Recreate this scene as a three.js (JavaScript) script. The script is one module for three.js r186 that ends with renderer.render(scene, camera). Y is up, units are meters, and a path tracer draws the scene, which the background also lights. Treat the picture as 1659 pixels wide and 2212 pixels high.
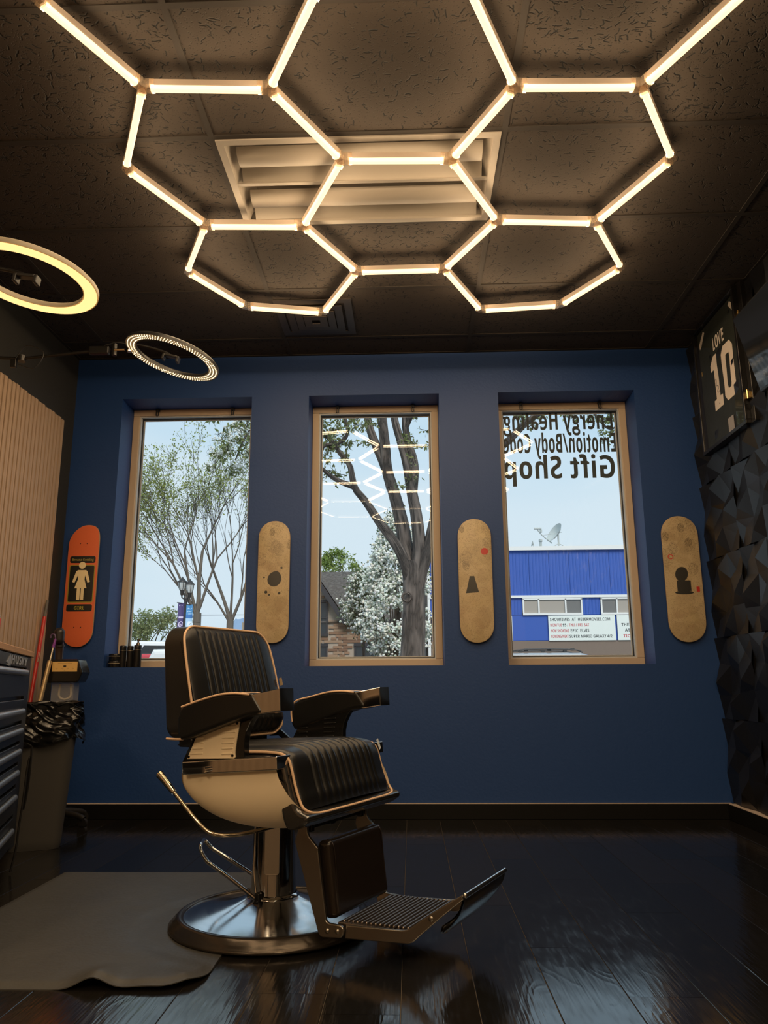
import * as THREE from 'three';
import { RoundedBoxGeometry } from 'three/addons/geometries/RoundedBoxGeometry.js';
import { mergeGeometries, mergeVertices, toCreasedNormals } from 'three/addons/utils/BufferGeometryUtils.js';
import { TextGeometry } from 'three/addons/geometries/TextGeometry.js';
import { FontLoader } from 'three/addons/loaders/FontLoader.js';
import { RectAreaLightUniformsLib } from 'three/addons/lights/RectAreaLightUniformsLib.js';
RectAreaLightUniformsLib.init();

// ---------------------------------------------------------------- camera, sky, exposure
const scene = new THREE.Scene();
const camera = new THREE.PerspectiveCamera(67.26, 1659 / 2212, 0.05, 2000);
camera.position.set(0, 0.789, 4.9);
camera.rotation.set(0.2201, 0.0334, -0.0059, 'YXZ');
const renderer = new THREE.WebGLRenderer({ antialias: true });
renderer.toneMapping = THREE.LinearToneMapping;
renderer.toneMappingExposure = 1.0;
renderer.shadowMap.enabled = true;
renderer.shadowMap.type = THREE.PCFSoftShadowMap;

function mulberry(a) { return () => { a |= 0; a = a + 0x6D2B79F5 | 0; let t = Math.imul(a ^ a >>> 15, 1 | a); t = t + Math.imul(t ^ t >>> 7, 61 | t) ^ t; return ((t ^ t >>> 14) >>> 0) / 4294967296; }; }
const rnd = mulberry(20240417);
const rr = (a, b) => a + (b - a) * rnd();
const clamp = (x, a = 0, b = 1) => Math.min(b, Math.max(a, x));
const mixn = (a, b, t) => a + (b - a) * t;
const sstep = (a, b, x) => { const t = clamp((x - a) / (b - a)); return t * t * (3 - 2 * t); };
function hash(x, y, s) { let h = Math.imul(x, 374761393) ^ Math.imul(y, 668265263) ^ Math.imul(s, 2246822519); h = Math.imul(h ^ h >>> 13, 1274126177); return ((h ^ h >>> 16) >>> 0) / 4294967296; }
function vnoise(x, y, px, py, s = 1) {           // value noise that repeats after px, py cells
  const xi = Math.floor(x), yi = Math.floor(y), fx = x - xi, fy = y - yi;
  const u = fx * fx * (3 - 2 * fx), v = fy * fy * (3 - 2 * fy), m = (a, n) => ((a % n) + n) % n;
  const h = (i, j) => hash(m(xi + i, px), m(yi + j, py), s);
  return mixn(mixn(h(0, 0), h(1, 0), u), mixn(h(0, 1), h(1, 1), u), v);
}
function fbm(x, y, px, py, oct, s = 1) { let a = 0, w = 0.5, t = 0; for (let i = 0; i < oct; i++) { a += w * vnoise(x, y, px, py, s + i); t += w; w *= 0.5; x *= 2; y *= 2; px *= 2; py *= 2; } return a / t; }
function dataTex(w, h, fn, srgb = false, rep = [1, 1]) {   // fn(u, v) gives a grey or [r, g, b] in 0..1
  const d = new Uint8Array(w * h * 4);
  for (let j = 0; j < h; j++) for (let i = 0; i < w; i++) {
    const c = fn((i + 0.5) / w, (j + 0.5) / h), k = (j * w + i) * 4, g = typeof c === 'number';
    for (let n = 0; n < 3; n++) d[k + n] = clamp(g ? c : c[n]) * 255;
    d[k + 3] = 255;
  }
  const t = new THREE.DataTexture(d, w, h); t.wrapS = t.wrapT = THREE.RepeatWrapping; t.magFilter = THREE.LinearFilter; t.minFilter = THREE.LinearMipmapLinearFilter; t.generateMipmaps = true;
  if (srgb) t.colorSpace = THREE.SRGBColorSpace; t.repeat.set(...rep); t.needsUpdate = true; return t;
}
function canvasTex(w, h, draw, srgb = true) {
  const c = document.createElement('canvas'); c.width = w; c.height = h; const g = c.getContext('2d'); draw(g, w, h);
  const t = new THREE.CanvasTexture(c); if (srgb) t.colorSpace = THREE.SRGBColorSpace; t.wrapS = t.wrapT = THREE.RepeatWrapping; t.magFilter = THREE.LinearFilter; return t;
}
// overcast sky: an even pale blue with soft cloud, the same all round
{
  const W = 1024, H = 512, d = new Float32Array(W * H * 4);
  for (let j = 0; j < H; j++) for (let i = 0; i < W; i++) {
    const el = (j + 0.5) / H - 0.5, u = i / W, k = (j * W + i) * 4;
    const cl = fbm(u * 8, el * 18, 8, 64, 5, 71), t = sstep(0.38, 0.68, cl) * 0.75, lo = Math.exp(-Math.max(0, el) * 7) * 0.25;
    const q = clamp(t + lo);
    d[k] = mixn(0.47, 0.66, q) * 1.06; d[k + 1] = mixn(0.68, 0.79, q) * 1.06; d[k + 2] = mixn(0.84, 0.87, q) * 1.06; d[k + 3] = 1;
  }
  const t = new THREE.DataTexture(d, W, H, THREE.RGBAFormat, THREE.FloatType); t.mapping = THREE.EquirectangularReflectionMapping; t.magFilter = THREE.LinearFilter; t.minFilter = THREE.LinearFilter; t.wrapS = THREE.RepeatWrapping; t.needsUpdate = true;
  scene.background = t;
}
// the sun behind thin cloud, high over the shop's roof and behind the viewer: very soft
const sun = new THREE.DirectionalLight(0xfff6ea, 2.6); sun.position.set(14, 46, 30); sun.target.position.set(0, 0, -16); sun.castShadow = true; sun.shadow.radius = 45; Object.assign(sun.shadow.camera, { left: -45, right: 45, top: 45, bottom: -45, near: 1, far: 160 }); sun.shadow.mapSize.set(2048, 2048); scene.add(sun, sun.target);
const LAMP = new THREE.Color().setRGB(1.0, 0.72, 0.43);      // warm white of the strip lamps
const BAR_GLOW = new THREE.Color().setRGB(1.75, 1.26, 0.68), BAR_LIGHT = 46;
const RING_GLOW = new THREE.Color().setRGB(1.5, 0.92, 0.36), RING_LIGHT = 30, FILL_PANEL_LIGHT = 30;

// ---------------------------------------------------------------- helpers
const taken = new Map();
function numbered(name) { const n = taken.get(name) || 0; taken.set(name, n + 1); return n ? `${name}_${String(n).padStart(3, '0')}` : name; }
function tag(o, label, category, group) { o.userData.label = label; o.userData.category = category; if (group) o.userData.group = group; return o; }
function thing(name, label, category, p = [0, 0, 0], turn = 0, group) { const o = new THREE.Group(); o.name = numbered(name); o.position.set(...p); o.rotation.y = turn; scene.add(o); return tag(o, label, category, group); }
function mesh(name, geo, mat, parent, p, r) { const m = new THREE.Mesh(geo, mat); m.name = parent && parent !== scene ? name : numbered(name); m.castShadow = m.receiveShadow = true; if (p) m.position.set(...p); if (r) m.rotation.set(...r); (parent || scene).add(m); return m; }
function struct(name, geo, mat) { const m = mesh(name, geo, mat, scene); m.userData.kind = 'structure'; return m; }
const lin = (r, g, b) => new THREE.Color().setRGB(r, g, b);
function M(color, roughness = 0.6, o = {}) { return new THREE.MeshPhysicalMaterial({ color: Array.isArray(color) ? lin(...color) : color, roughness, ...o }); }
const bx = (w, h, d, x = 0, y = 0, z = 0, bev = 0) => { const g = bev ? new RoundedBoxGeometry(w, h, d, 2, bev) : new THREE.BoxGeometry(w, h, d); return g.translate(x, y, z); };
const cyl = (r0, r1, h, x = 0, y = 0, z = 0, n = 24) => new THREE.CylinderGeometry(r1, r0, h, n).translate(x, y, z);   // r0 below, r1 above
function join(list) { return mergeGeometries(list.map((g) => { const q = g.index ? g.toNonIndexed() : g; for (const k of Object.keys(q.attributes)) if (!['position', 'normal', 'uv'].includes(k)) q.deleteAttribute(k); if (!q.attributes.uv) q.setAttribute('uv', new THREE.BufferAttribute(new Float32Array(q.attributes.position.count * 2), 2)); return q; })); }
const V = (a) => new THREE.Vector3(...a);
function tube(pts, r, n = 24, rad = 10, closed = false) { return new THREE.TubeGeometry(new THREE.CatmullRomCurve3(pts.map(V), closed, 'centripetal'), n, r, rad, closed); }
function taper(pts, r0, r1, n = 8, rad = 7) {    // a limb that thins towards its end
  const c = new THREE.CatmullRomCurve3(pts.map(V), false, 'centripetal'), g = new THREE.TubeGeometry(c, n, 1, rad, false), p = g.attributes.position;
  for (let i = 0; i <= n; i++) { const o = c.getPointAt(i / n), R = mixn(r0, r1, i / n); for (let j = 0; j <= rad; j++) { const k = i * (rad + 1) + j; p.setXYZ(k, o.x + (p.getX(k) - o.x) * R, o.y + (p.getY(k) - o.y) * R, o.z + (p.getZ(k) - o.z) * R); } }
  return g;
}
const lathe = (prof, n = 64) => new THREE.LatheGeometry(prof.map((a) => new THREE.Vector2(...a)), n);
function shapeOf(pts, smooth = false) { const s = new THREE.Shape(); if (smooth) { s.moveTo(...pts[0]); s.splineThru(pts.slice(1).map((a) => new THREE.Vector2(...a))); } else pts.forEach((a, i) => i ? s.lineTo(...a) : s.moveTo(...a)); s.closePath(); return s; }
function extr(pts, depth, bevel = 0, smooth = false, seg = 3) { const s = pts instanceof THREE.Shape ? pts : shapeOf(pts, smooth); return new THREE.ExtrudeGeometry(s, { depth: depth - 2 * bevel, bevelEnabled: bevel > 0, bevelSize: bevel, bevelThickness: bevel, bevelOffset: -bevel, bevelSegments: seg, curveSegments: 10 }).translate(0, 0, bevel); }
function rrect(w, h, r) { const s = new THREE.Shape(), x = -w / 2, y = -h / 2; s.moveTo(x + r, y); s.lineTo(x + w - r, y); s.absarc(x + w - r, y + r, r, -Math.PI / 2, 0); s.lineTo(x + w, y + h - r); s.absarc(x + w - r, y + h - r, r, 0, Math.PI / 2); s.lineTo(x + r, y + h); s.absarc(x + r, y + h - r, r, Math.PI / 2, Math.PI); s.lineTo(x, y + r); s.absarc(x + r, y + r, r, Math.PI, Math.PI * 1.5); return s; }
function grid(fn, nu, nv, closeU = false) {       // surface through fn(u, v) with smooth normals
  const p = [], uv = [], ix = [];
  for (let j = 0; j <= nv; j++) for (let i = 0; i <= nu; i++) { const q = fn(i / nu, j / nv); p.push(q[0], q[1], q[2]); uv.push(q[3] ?? i / nu, q[4] ?? j / nv); }
  for (let j = 0; j < nv; j++) for (let i = 0; i < nu; i++) { const a = j * (nu + 1) + i, b = a + 1, c = a + nu + 1, e = c + 1; ix.push(a, b, e, a, e, c); }
  const g = new THREE.BufferGeometry(); g.setAttribute('position', new THREE.Float32BufferAttribute(p, 3)); g.setAttribute('uv', new THREE.Float32BufferAttribute(uv, 2)); g.setIndex(ix);
  g.computeVertexNormals(); return g;
}
function worldUV(g, s, ax = 'xy') { const p = g.attributes.position, uv = new Float32Array(p.count * 2), A = { x: 'getX', y: 'getY', z: 'getZ' }; for (let i = 0; i < p.count; i++) { uv[2 * i] = p[A[ax[0]]](i) * s; uv[2 * i + 1] = p[A[ax[1]]](i) * s; } g.setAttribute('uv', new THREE.BufferAttribute(uv, 2)); return g; }
function areaLight(color, power, w, h, pos, dir, along, parent) { const l = new THREE.RectAreaLight(color, power, w, h), z = dir.clone().normalize().negate(), x = along.clone().normalize(), y = z.clone().cross(x); l.position.copy(pos); l.quaternion.setFromRotationMatrix(new THREE.Matrix4().makeBasis(x, y, z)); parent.add(l); return l; }   // w runs along 'along'
const fontBold = await new FontLoader().loadAsync('fonts/droid/droid_sans_bold.typeface.json');
function textShape(str, size, depth = 0.001) { const g = new TextGeometry(str, { font: fontBold, size, depth, curveSegments: 5, bevelEnabled: false }); g.computeBoundingBox(); return g; }
// ---------------------------------------------------------------- the room
const X0 = -2.27, X1 = 1.91, CEIL = 2.995, ZB = 7.6;         // left wall, right wall, ceiling, back wall
const rollerBump = dataTex(256, 256, (u, v) => fbm(u * 48, v * 48, 48, 48, 3, 5));
const wallBlue = M([0.0095, 0.049, 0.19], 0.55, { bumpMap: rollerBump, bumpScale: 0.0006 });
const wallDark = M([0.028, 0.027, 0.024], 0.6, { bumpMap: rollerBump, bumpScale: 0.0006 });
const wallWarm = M([0.34, 0.25, 0.17], 0.7, { bumpMap: rollerBump, bumpScale: 0.0006 });
const WIN = [[-1.945, -1.056], [-0.668, 0.21], [0.607, 1.512]], WY0 = 0.902, WY1 = 2.70;
{
  const s = shapeOf([[X0 - 0.2, -0.2], [X1 + 0.2, -0.2], [X1 + 0.2, CEIL + 0.2], [X0 - 0.2, CEIL + 0.2]]);
  for (const [a, b] of WIN) s.holes.push(new THREE.Path([[a, WY0], [a, WY1], [b, WY1], [b, WY0]].map((q) => new THREE.Vector2(...q))));
  const g = new THREE.ExtrudeGeometry(s, { depth: 0.32, bevelEnabled: false }).translate(0, 0, -0.32);
  struct('wall_front', worldUV(g, 2), wallBlue);
  struct('wall_left', worldUV(bx(0.2, CEIL + 0.4, ZB + 0.2, X0 - 0.1, CEIL / 2, ZB / 2), 2, 'zy'), wallDark);
  struct('wall_right', worldUV(bx(0.2, CEIL + 0.4, ZB + 0.2, X1 + 0.1, CEIL / 2, ZB / 2), 2, 'zy'), wallDark);
  struct('wall_back', worldUV(bx(X1 - X0 + 0.4, CEIL + 0.4, 0.2, (X0 + X1) / 2, CEIL / 2, ZB + 0.1), 2), wallWarm);
}
// floor: boards with a chamfered edge over a dusty underlay
{
  const sub = struct('floor', bx(X1 - X0 + 0.4, 0.2, ZB + 0.4, (X0 + X1) / 2, -0.1035, ZB / 2), M([0.14, 0.115, 0.085], 0.9));
  const grain = (u, v, s) => { const w = fbm(u * 4, v * 4, 4, 4, 3, s) * 1.6, ring = Math.sin((u * 7 + w * 2.4) * 6.283 * 2) * 0.5 + 0.5, fine = fbm(u * 96, v * 10, 96, 10, 3, s + 9); return clamp(0.74 * fine + 0.26 * Math.pow(ring, 2)); };
  const bump = dataTex(512, 1024, (u, v) => { const knots = grain(u, v, 31), und = fbm(u * 5, v * 9, 5, 9, 2, 77); return 0.72 * knots + 0.28 * und; });
  const rough = dataTex(256, 512, (u, v) => { const a = fbm(u * 6, v * 14, 6, 14, 4, 41), sc = Math.pow(fbm(u * 60, v * 20, 60, 20, 2, 13), 3); return 0.07 + 0.1 * a + 0.14 * sc; });
  const mats = [[0.0085, 0.0078, 0.0072], [0.011, 0.0095, 0.0082], [0.0072, 0.007, 0.0068]].map((c) => M(c, 1, { roughnessMap: rough, bumpMap: bump, bumpScale: 0.0005, ior: 1.8 }));
  const W = 0.195, gap = 0.0016, x0 = -0.037;
  const joints = { 2: [2.295], 4: [1.924], 3: [2.673] };
  for (let c = -12; c <= 10; c++) {
    const xa = Math.max(X0, x0 + c * W), xb = Math.min(X1, x0 + (c + 1) * W);
    if (xb - xa < 0.01) continue;
    const cuts = [0.0]; let z = joints[c] ? joints[c][0] - 1.22 * 2 : rr(0.05, 1.2);
    while (z < ZB) { if (z > 0.05 && z < ZB - 0.05) cuts.push(z); z += 1.22; }
    cuts.push(ZB);
    for (let k = 0; k + 1 < cuts.length; k++) {
      const w = xb - xa - gap, l = cuts[k + 1] - cuts[k] - gap, h = 0.0035, ch = 0.0012, g = extr([[-w / 2, 0], [w / 2, 0], [w / 2, h - ch], [w / 2 - ch, h], [-w / 2 + ch, h], [-w / 2, h - ch]], l, 0).translate(0, -h, -l / 2);
      worldUV(g, 1, 'xz'); const uv = g.attributes.uv, ou = rnd(), ov = rnd(); for (let i = 0; i < uv.count; i++) uv.setXY(i, uv.getX(i) * 1.9 + ou, uv.getY(i) * 0.8 + ov);
      mesh('floor_board', g, mats[Math.floor(rnd() * 3)], sub, [(xa + xb) / 2, 0, (cuts[k] + cuts[k + 1]) / 2]);
    }
  }
}
// ceiling: painted fissured tiles in a tee grid
const GX = [-3.205, -2.0, -0.795, 0.41, 1.615, 2.82], GZ = []; for (let k = -1; k < 13; k++) GZ.push(0.27 + 0.632 * k);
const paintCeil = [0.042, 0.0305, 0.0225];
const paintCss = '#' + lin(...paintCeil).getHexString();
const ceilTex = (s, col) => canvasTex(1024, 512, (g, w, h) => {      // fissured board: the shade inside its pits is painted dark into the map
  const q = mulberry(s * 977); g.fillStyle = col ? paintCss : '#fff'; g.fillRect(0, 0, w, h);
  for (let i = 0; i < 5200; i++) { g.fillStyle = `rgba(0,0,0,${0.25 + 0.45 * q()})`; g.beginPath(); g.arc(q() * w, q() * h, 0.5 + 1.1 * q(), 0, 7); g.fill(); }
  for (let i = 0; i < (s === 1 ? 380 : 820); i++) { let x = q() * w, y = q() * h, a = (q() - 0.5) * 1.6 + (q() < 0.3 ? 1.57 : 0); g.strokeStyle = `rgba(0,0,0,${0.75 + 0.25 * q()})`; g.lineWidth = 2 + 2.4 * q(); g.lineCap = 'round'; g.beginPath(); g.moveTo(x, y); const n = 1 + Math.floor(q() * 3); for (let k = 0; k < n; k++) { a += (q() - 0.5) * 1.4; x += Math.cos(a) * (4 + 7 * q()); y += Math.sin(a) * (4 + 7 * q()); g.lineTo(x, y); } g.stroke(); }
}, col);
const gridPaint = M([0.03, 0.0235, 0.0185], 0.85);
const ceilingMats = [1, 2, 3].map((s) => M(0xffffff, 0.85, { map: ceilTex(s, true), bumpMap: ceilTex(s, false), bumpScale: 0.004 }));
const LAMPCELL = [2, 3], ceiling = struct('ceiling', bx(X1 - X0 + 0.4, 0.15, ZB + 0.6, (X0 + X1) / 2, CEIL + 0.25, ZB / 2), M(paintCeil, 0.9));
for (let i = 0; i + 1 < GX.length; i++) for (let k = 0; k + 1 < GZ.length; k++) {
  if (i === LAMPCELL[0] && k === LAMPCELL[1]) continue;
  const a = Math.max(X0, GX[i]) + 0.006, b = Math.min(X1, GX[i + 1]) - 0.006, c = Math.max(0, GZ[k]) + 0.006, d = Math.min(ZB, GZ[k + 1]) - 0.006;
  if (b - a < 0.03 || d - c < 0.03) continue;
  const g = bx(b - a, 0.016, d - c), uv = g.attributes.uv, p = g.attributes.position, fl = rnd() < 0.5, fm = rnd() < 0.5;
  for (let n = 0; n < uv.count; n++) { const uu = p.getX(n) / 1.2 + 0.5, vv = p.getZ(n) / 0.62 + 0.5; uv.setXY(n, fl ? 1 - uu : uu, fm ? 1 - vv : vv); }
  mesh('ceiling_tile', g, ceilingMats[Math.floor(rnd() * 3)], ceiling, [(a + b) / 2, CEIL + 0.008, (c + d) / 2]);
}
for (const x of GX) if (x > X0 && x < X1) mesh('grid_runner', bx(0.024, 0.006, ZB), gridPaint, ceiling, [x, CEIL - 0.001, ZB / 2]);
for (const z of GZ) if (z > 0 && z < ZB) for (let i = 0; i + 1 < GX.length; i++) { const a = Math.max(X0, GX[i] + 0.012), b = Math.min(X1, GX[i + 1] - 0.012); if (b > a) mesh('grid_cross_tee', bx(b - a, 0.006, 0.024), gridPaint, ceiling, [(a + b) / 2, CEIL - 0.001, z]); }
mesh('wall_angle', join([bx(0.02, 0.006, ZB, X0 + 0.01, CEIL - 0.001, ZB / 2), bx(0.02, 0.006, ZB, X1 - 0.01, CEIL - 0.001, ZB / 2), bx(X1 - X0, 0.006, 0.02, (X0 + X1) / 2, CEIL - 0.001, 0.01)]), gridPaint, ceiling);
// baseboards: black boards with a pale caulk bead on top
{
  const black = M([0.0045, 0.0045, 0.0045], 0.5, { specularIntensity: 0.45 }), bead = M([0.62, 0.5, 0.42], 0.5);
  const f = struct('baseboard_front', bx(X1 - X0, 0.088, 0.014, (X0 + X1) / 2, 0.044, 0.007, 0.003), black);
  mesh('caulk_bead', bx(X1 - X0 - 0.05, 0.004, 0.012, (X0 + X1) / 2, 0.0895, 0.006), bead, f);
  const r = struct('baseboard_right', bx(0.05, 0.088, ZB - 0.02, X1 - 0.025, 0.044, ZB / 2 + 0.01, 0.003), black);
  mesh('caulk_bead', bx(0.05, 0.004, ZB - 0.04, X1 - 0.025, 0.0895, ZB / 2 + 0.02), bead, r);
  struct('baseboard_left', bx(0.014, 0.088, ZB - 0.03, X0 + 0.007, 0.044, ZB / 2 + 0.015, 0.003), black);
}
// windows: tan painted frames, gasket, pane
const frameTan = M([0.56, 0.43, 0.3], 0.5), stopWhite = M([0.55, 0.56, 0.55], 0.45), gasketBlack = M([0.012, 0.012, 0.013], 0.5);
const paneGlass = new THREE.MeshPhysicalMaterial({ color: 0xffffff, roughness: 0, transmission: 1, thickness: 0, ior: 1.52, specularIntensity: 0.7 });
const hookMetal = M([0.05, 0.05, 0.05], 0.35, { metalness: 0.6 });
const windows = WIN.map(([a, b], n) => {
  const zf = -0.22, t = 0.046, w = new THREE.Group(); w.name = `window_${n + 1}`; w.userData.kind = 'structure'; scene.add(w);
  const cx = (a + b) / 2, cy = (WY0 + WY1) / 2, W = b - a, H = WY1 - WY0;
  const bar = (x, y, ww, hh) => mesh('frame_bar', bx(ww, hh, 0.06, 0, 0, 0, 0.004), frameTan, w, [x, y, zf - 0.03]);
  bar(cx, WY0 + t / 2, W, t); bar(cx, WY1 - t / 2, W, t); bar(a + t / 2, cy, t, H - 2 * t); bar(b - t / 2, cy, t, H - 2 * t);
  const ringBox = (in0, in1, z, d) => join([bx(W - 2 * in0, in1 - in0, d, cx, WY0 + (in0 + in1) / 2, z), bx(W - 2 * in0, in1 - in0, d, cx, WY1 - (in0 + in1) / 2, z), bx(in1 - in0, H - 2 * in1, d, a + (in0 + in1) / 2, cy, z), bx(in1 - in0, H - 2 * in1, d, b - (in0 + in1) / 2, cy, z)]);
  mesh('glazing_stop', ringBox(t, t + 0.008, zf - 0.025, 0.03), stopWhite, w);
  mesh('gasket', ringBox(t, t + 0.014, zf - 0.045, 0.012), gasketBlack, w);
  mesh('spacer', ringBox(t, t + 0.02, zf - 0.062, 0.006), stopWhite, w);
  const g = new THREE.PlaneGeometry(W - 2 * t, H - 2 * t); mesh('pane', g, paneGlass, w, [cx, cy, zf - 0.052]);
  for (const fx of [0.2, 0.8]) mesh('curtain_hook', join([bx(0.022, 0.012, 0.03, 0, 0.02, 0.012), bx(0.006, 0.04, 0.008, -0.008, 0, 0.02), bx(0.006, 0.04, 0.008, 0.008, 0, 0.02), tube([[-0.008, -0.018, 0.02], [0, -0.026, 0.026], [0.008, -0.018, 0.02]], 0.003, 8, 5)]), hookMetal, w, [a + W * fx, WY1 - 0.032, zf + 0.004]);
  return w;
});
// mirrored vinyl lettering on the outside of the right pane
{
  const vinyl = M([0.045, 0.058, 0.06], 0.6);
  for (const [s, xr, xl, yt, yb] of [['Energy Healing', 1.432, 0.668, 2.622, 2.523], ['Emotion/Body Code', 1.443, 0.662, 2.457, 2.355], ['Gift Shop', 1.426, 0.662, 2.288, 2.17]]) {
    const g = textShape(s, 1, 0.002), b = g.boundingBox, cap = 0.73, k = (yt - yb) / cap;
    g.translate(-b.min.x, 0, 0).scale(-(xr - xl) / (b.max.x - b.min.x), k, 1); g.index || g;
    const ix = g.attributes.position; for (let i = 0; i < ix.count; i += 3) for (const at of ['position', 'normal', 'uv']) { const A = g.attributes[at], n = A.itemSize, T = []; for (let q = 0; q < n; q++) { T[q] = A.array[i * n + n + q]; A.array[i * n + n + q] = A.array[i * n + 2 * n + q]; A.array[i * n + 2 * n + q] = T[q]; } }
    mesh('vinyl_lettering', g, vinyl, windows[2], [xr, yb, -0.278]).userData.label = `mirrored grey window lettering reading ${s}`;
  }
}
// ---------------------------------------------------------------- honeycomb strip lamp
const hexLamp = thing('honeycomb_ceiling_light', 'warm white honeycomb strip light hung under the dark ceiling', 'light');
{
  const Y = 2.9, ev = [-0.945, -0.484, 0.42, 0.886], od = [-1.152, -0.259, 0.197, 1.114];
  const zrow = [0.83, 1.243, 1.66, 2.103, 2.51]; for (let k = 5; k < 10; k++) zrow.push(2.51 + 0.4225 * (k - 4));
  const own = { '0,0': [-0.919, 0.882], '0,1': [-0.483, 0.789], '0,2': [0.429, 0.781], '0,3': [0.883, 0.822], '1,0': [-1.145, 1.279], '1,1': [-0.259, 1.239], '1,2': [0.201, 1.242], '1,3': [1.123, 1.219], '2,0': [-0.943, 1.684], '2,1': [-0.482, 1.66], '2,2': [0.428, 1.665], '2,3': [0.896, 1.63], '3,0': [-1.166, 2.108], '3,1': [-0.259, 2.122], '3,2': [0.192, 2.106], '3,3': [1.106, 2.073], '4,0': [-0.944, 2.547], '4,1': [-0.487, 2.52], '4,2': [0.404, 2.494], '4,3': [0.866, 2.477] };
  const at = (r, c) => { const o = own[`${r},${c}`]; return o ? new THREE.Vector3(o[0], Y, o[1]) : new THREE.Vector3((r % 2 ? od : ev)[c], Y, zrow[r]); };
  const edges = [], nodes = new Map();
  const link = (a, b) => { edges.push([a, b]); for (const [p, q] of [[a, b], [b, a]]) { const k = p.join(); if (!nodes.has(k)) nodes.set(k, [p, []]); nodes.get(k)[1].push(q); } };
  for (let r = 0; r <= 9; r++) { if (r % 2 === 0) { link([r, 0], [r, 1]); link([r, 2], [r, 3]); } else link([r, 1], [r, 2]); if (r < 8) for (let c = 0; c < 4; c++) link([r, c], [r + 1, c]); if (r === 8) for (const c of [1, 2]) link([8, c], [9, c]); }
  const housing = M([0.72, 0.6, 0.5], 0.4), clear = M([0.98, 0.93, 0.86], 0.06, { transmission: 0.88, thickness: 0, ior: 1.45 });
  const glow = new THREE.MeshStandardMaterial({ color: lin(0.8, 0.75, 0.65), roughness: 0.5, emissive: BAR_GLOW, emissiveIntensity: 1 });
  for (const [a, b] of edges) {
    const A = at(...a), B = at(...b), d = B.clone().sub(A), L = d.length() - 0.05, mid = A.clone().add(B).multiplyScalar(0.5);
    const prof = [[-0.012, 0.002], [-0.0135, 0.006], [-0.0135, 0.028], [0.0135, 0.028], [0.0135, 0.006], [0.012, 0.002]];
    const bar = mesh('light_bar', extr(prof, L, 0).translate(0, 0, -L / 2), housing, hexLamp, mid.toArray(), [0, Math.atan2(d.x, d.z), 0]);
    const dif = [[-0.0125, 0.004], [-0.0125, -0.005], [-0.011, -0.0095], [-0.0075, -0.0125], [0, -0.0135], [0.0075, -0.0125], [0.011, -0.0095], [0.0125, -0.005], [0.0125, 0.004]];
    const dl = L - 0.012; mesh('diffuser', extr(dif, dl, 0).translate(0, 0, -dl / 2), glow, bar);
    if (a[0] < 6) for (const s of [-1, 1]) areaLight(LAMP, BAR_LIGHT, dl, 0.014, new THREE.Vector3(s * 0.0132, -0.003, 0), new THREE.Vector3(s, 0, 0), new THREE.Vector3(0, 0, 1), bar);
    areaLight(LAMP, BAR_LIGHT, dl, 0.02, new THREE.Vector3(0, -0.0142, 0), new THREE.Vector3(0, -1, 0), new THREE.Vector3(0, 0, 1), bar);
  }
  for (const [, [p, qs]] of nodes) {
    const P = at(...p), geos = [cyl(0.017, 0.017, 0.03, 0, 0.01, 0, 12)];
    for (const q of qs) { const d = at(...q).sub(P).normalize(), t = Math.atan2(d.x, d.z); for (const [w, h, y] of [[0.03, 0.036, 0.009]]) geos.push(bx(w, 0.003, 0.032, 0, y - h / 2, 0.026).rotateY(t), bx(w, 0.003, 0.032, 0, y + h / 2, 0.026).rotateY(t), bx(0.003, h, 0.032, -w / 2, y, 0.026).rotateY(t), bx(0.003, h, 0.032, w / 2, y, 0.026).rotateY(t)); }
    mesh('clear_connector', join(geos), clear, hexLamp, P.toArray());
  }
}
// ---------------------------------------------------------------- barber chair (forward is +x, its right side +z)
const leatherBump = dataTex(256, 256, (u, v) => { const a = fbm(u * 40, v * 40, 40, 40, 2, 3), b = fbm(u * 90, v * 90, 90, 90, 2, 8); return 0.6 * Math.abs(a - 0.5) * 2 + 0.4 * b; });
const leather = M([0.0065, 0.0066, 0.0068], 0.34, { bumpMap: leatherBump, bumpScale: 0.0002 });
const leatherBrown = M([0.014, 0.010, 0.008], 0.2, { bumpMap: leatherBump, bumpScale: 0.0001 });
const chrome = M([0.62, 0.61, 0.6], 0.07, { metalness: 1 });
const satinBrass = M([0.33, 0.3, 0.26], 0.3, { metalness: 1 });
const brushed = M([0.6, 0.61, 0.62], 1, { metalness: 1, roughnessMap: dataTex(256, 256, (u, v) => { const a = fbm(u * 6, v * 90, 6, 90, 3, 51), b = fbm(u * 14, v * 14, 14, 14, 4, 7); return 0.07 + 0.05 * a + 0.07 * b; }) });
const tanMetal = M([0.82, 0.68, 0.47], 0.42), tanDark = M([0.4, 0.29, 0.17], 0.35), glossBlack = M([0.008, 0.008, 0.008], 0.12), pipingTan = M([0.74, 0.5, 0.32], 0.5), screwBlack = M([0.015, 0.015, 0.015], 0.3, { metalness: 0.8 });
const chair = thing('barber_chair', 'black fluted leather barber chair with tan piping, cream side panels and chrome round base', 'chair', [-0.48, 0.0065, 2.07], -0.4468);
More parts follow.
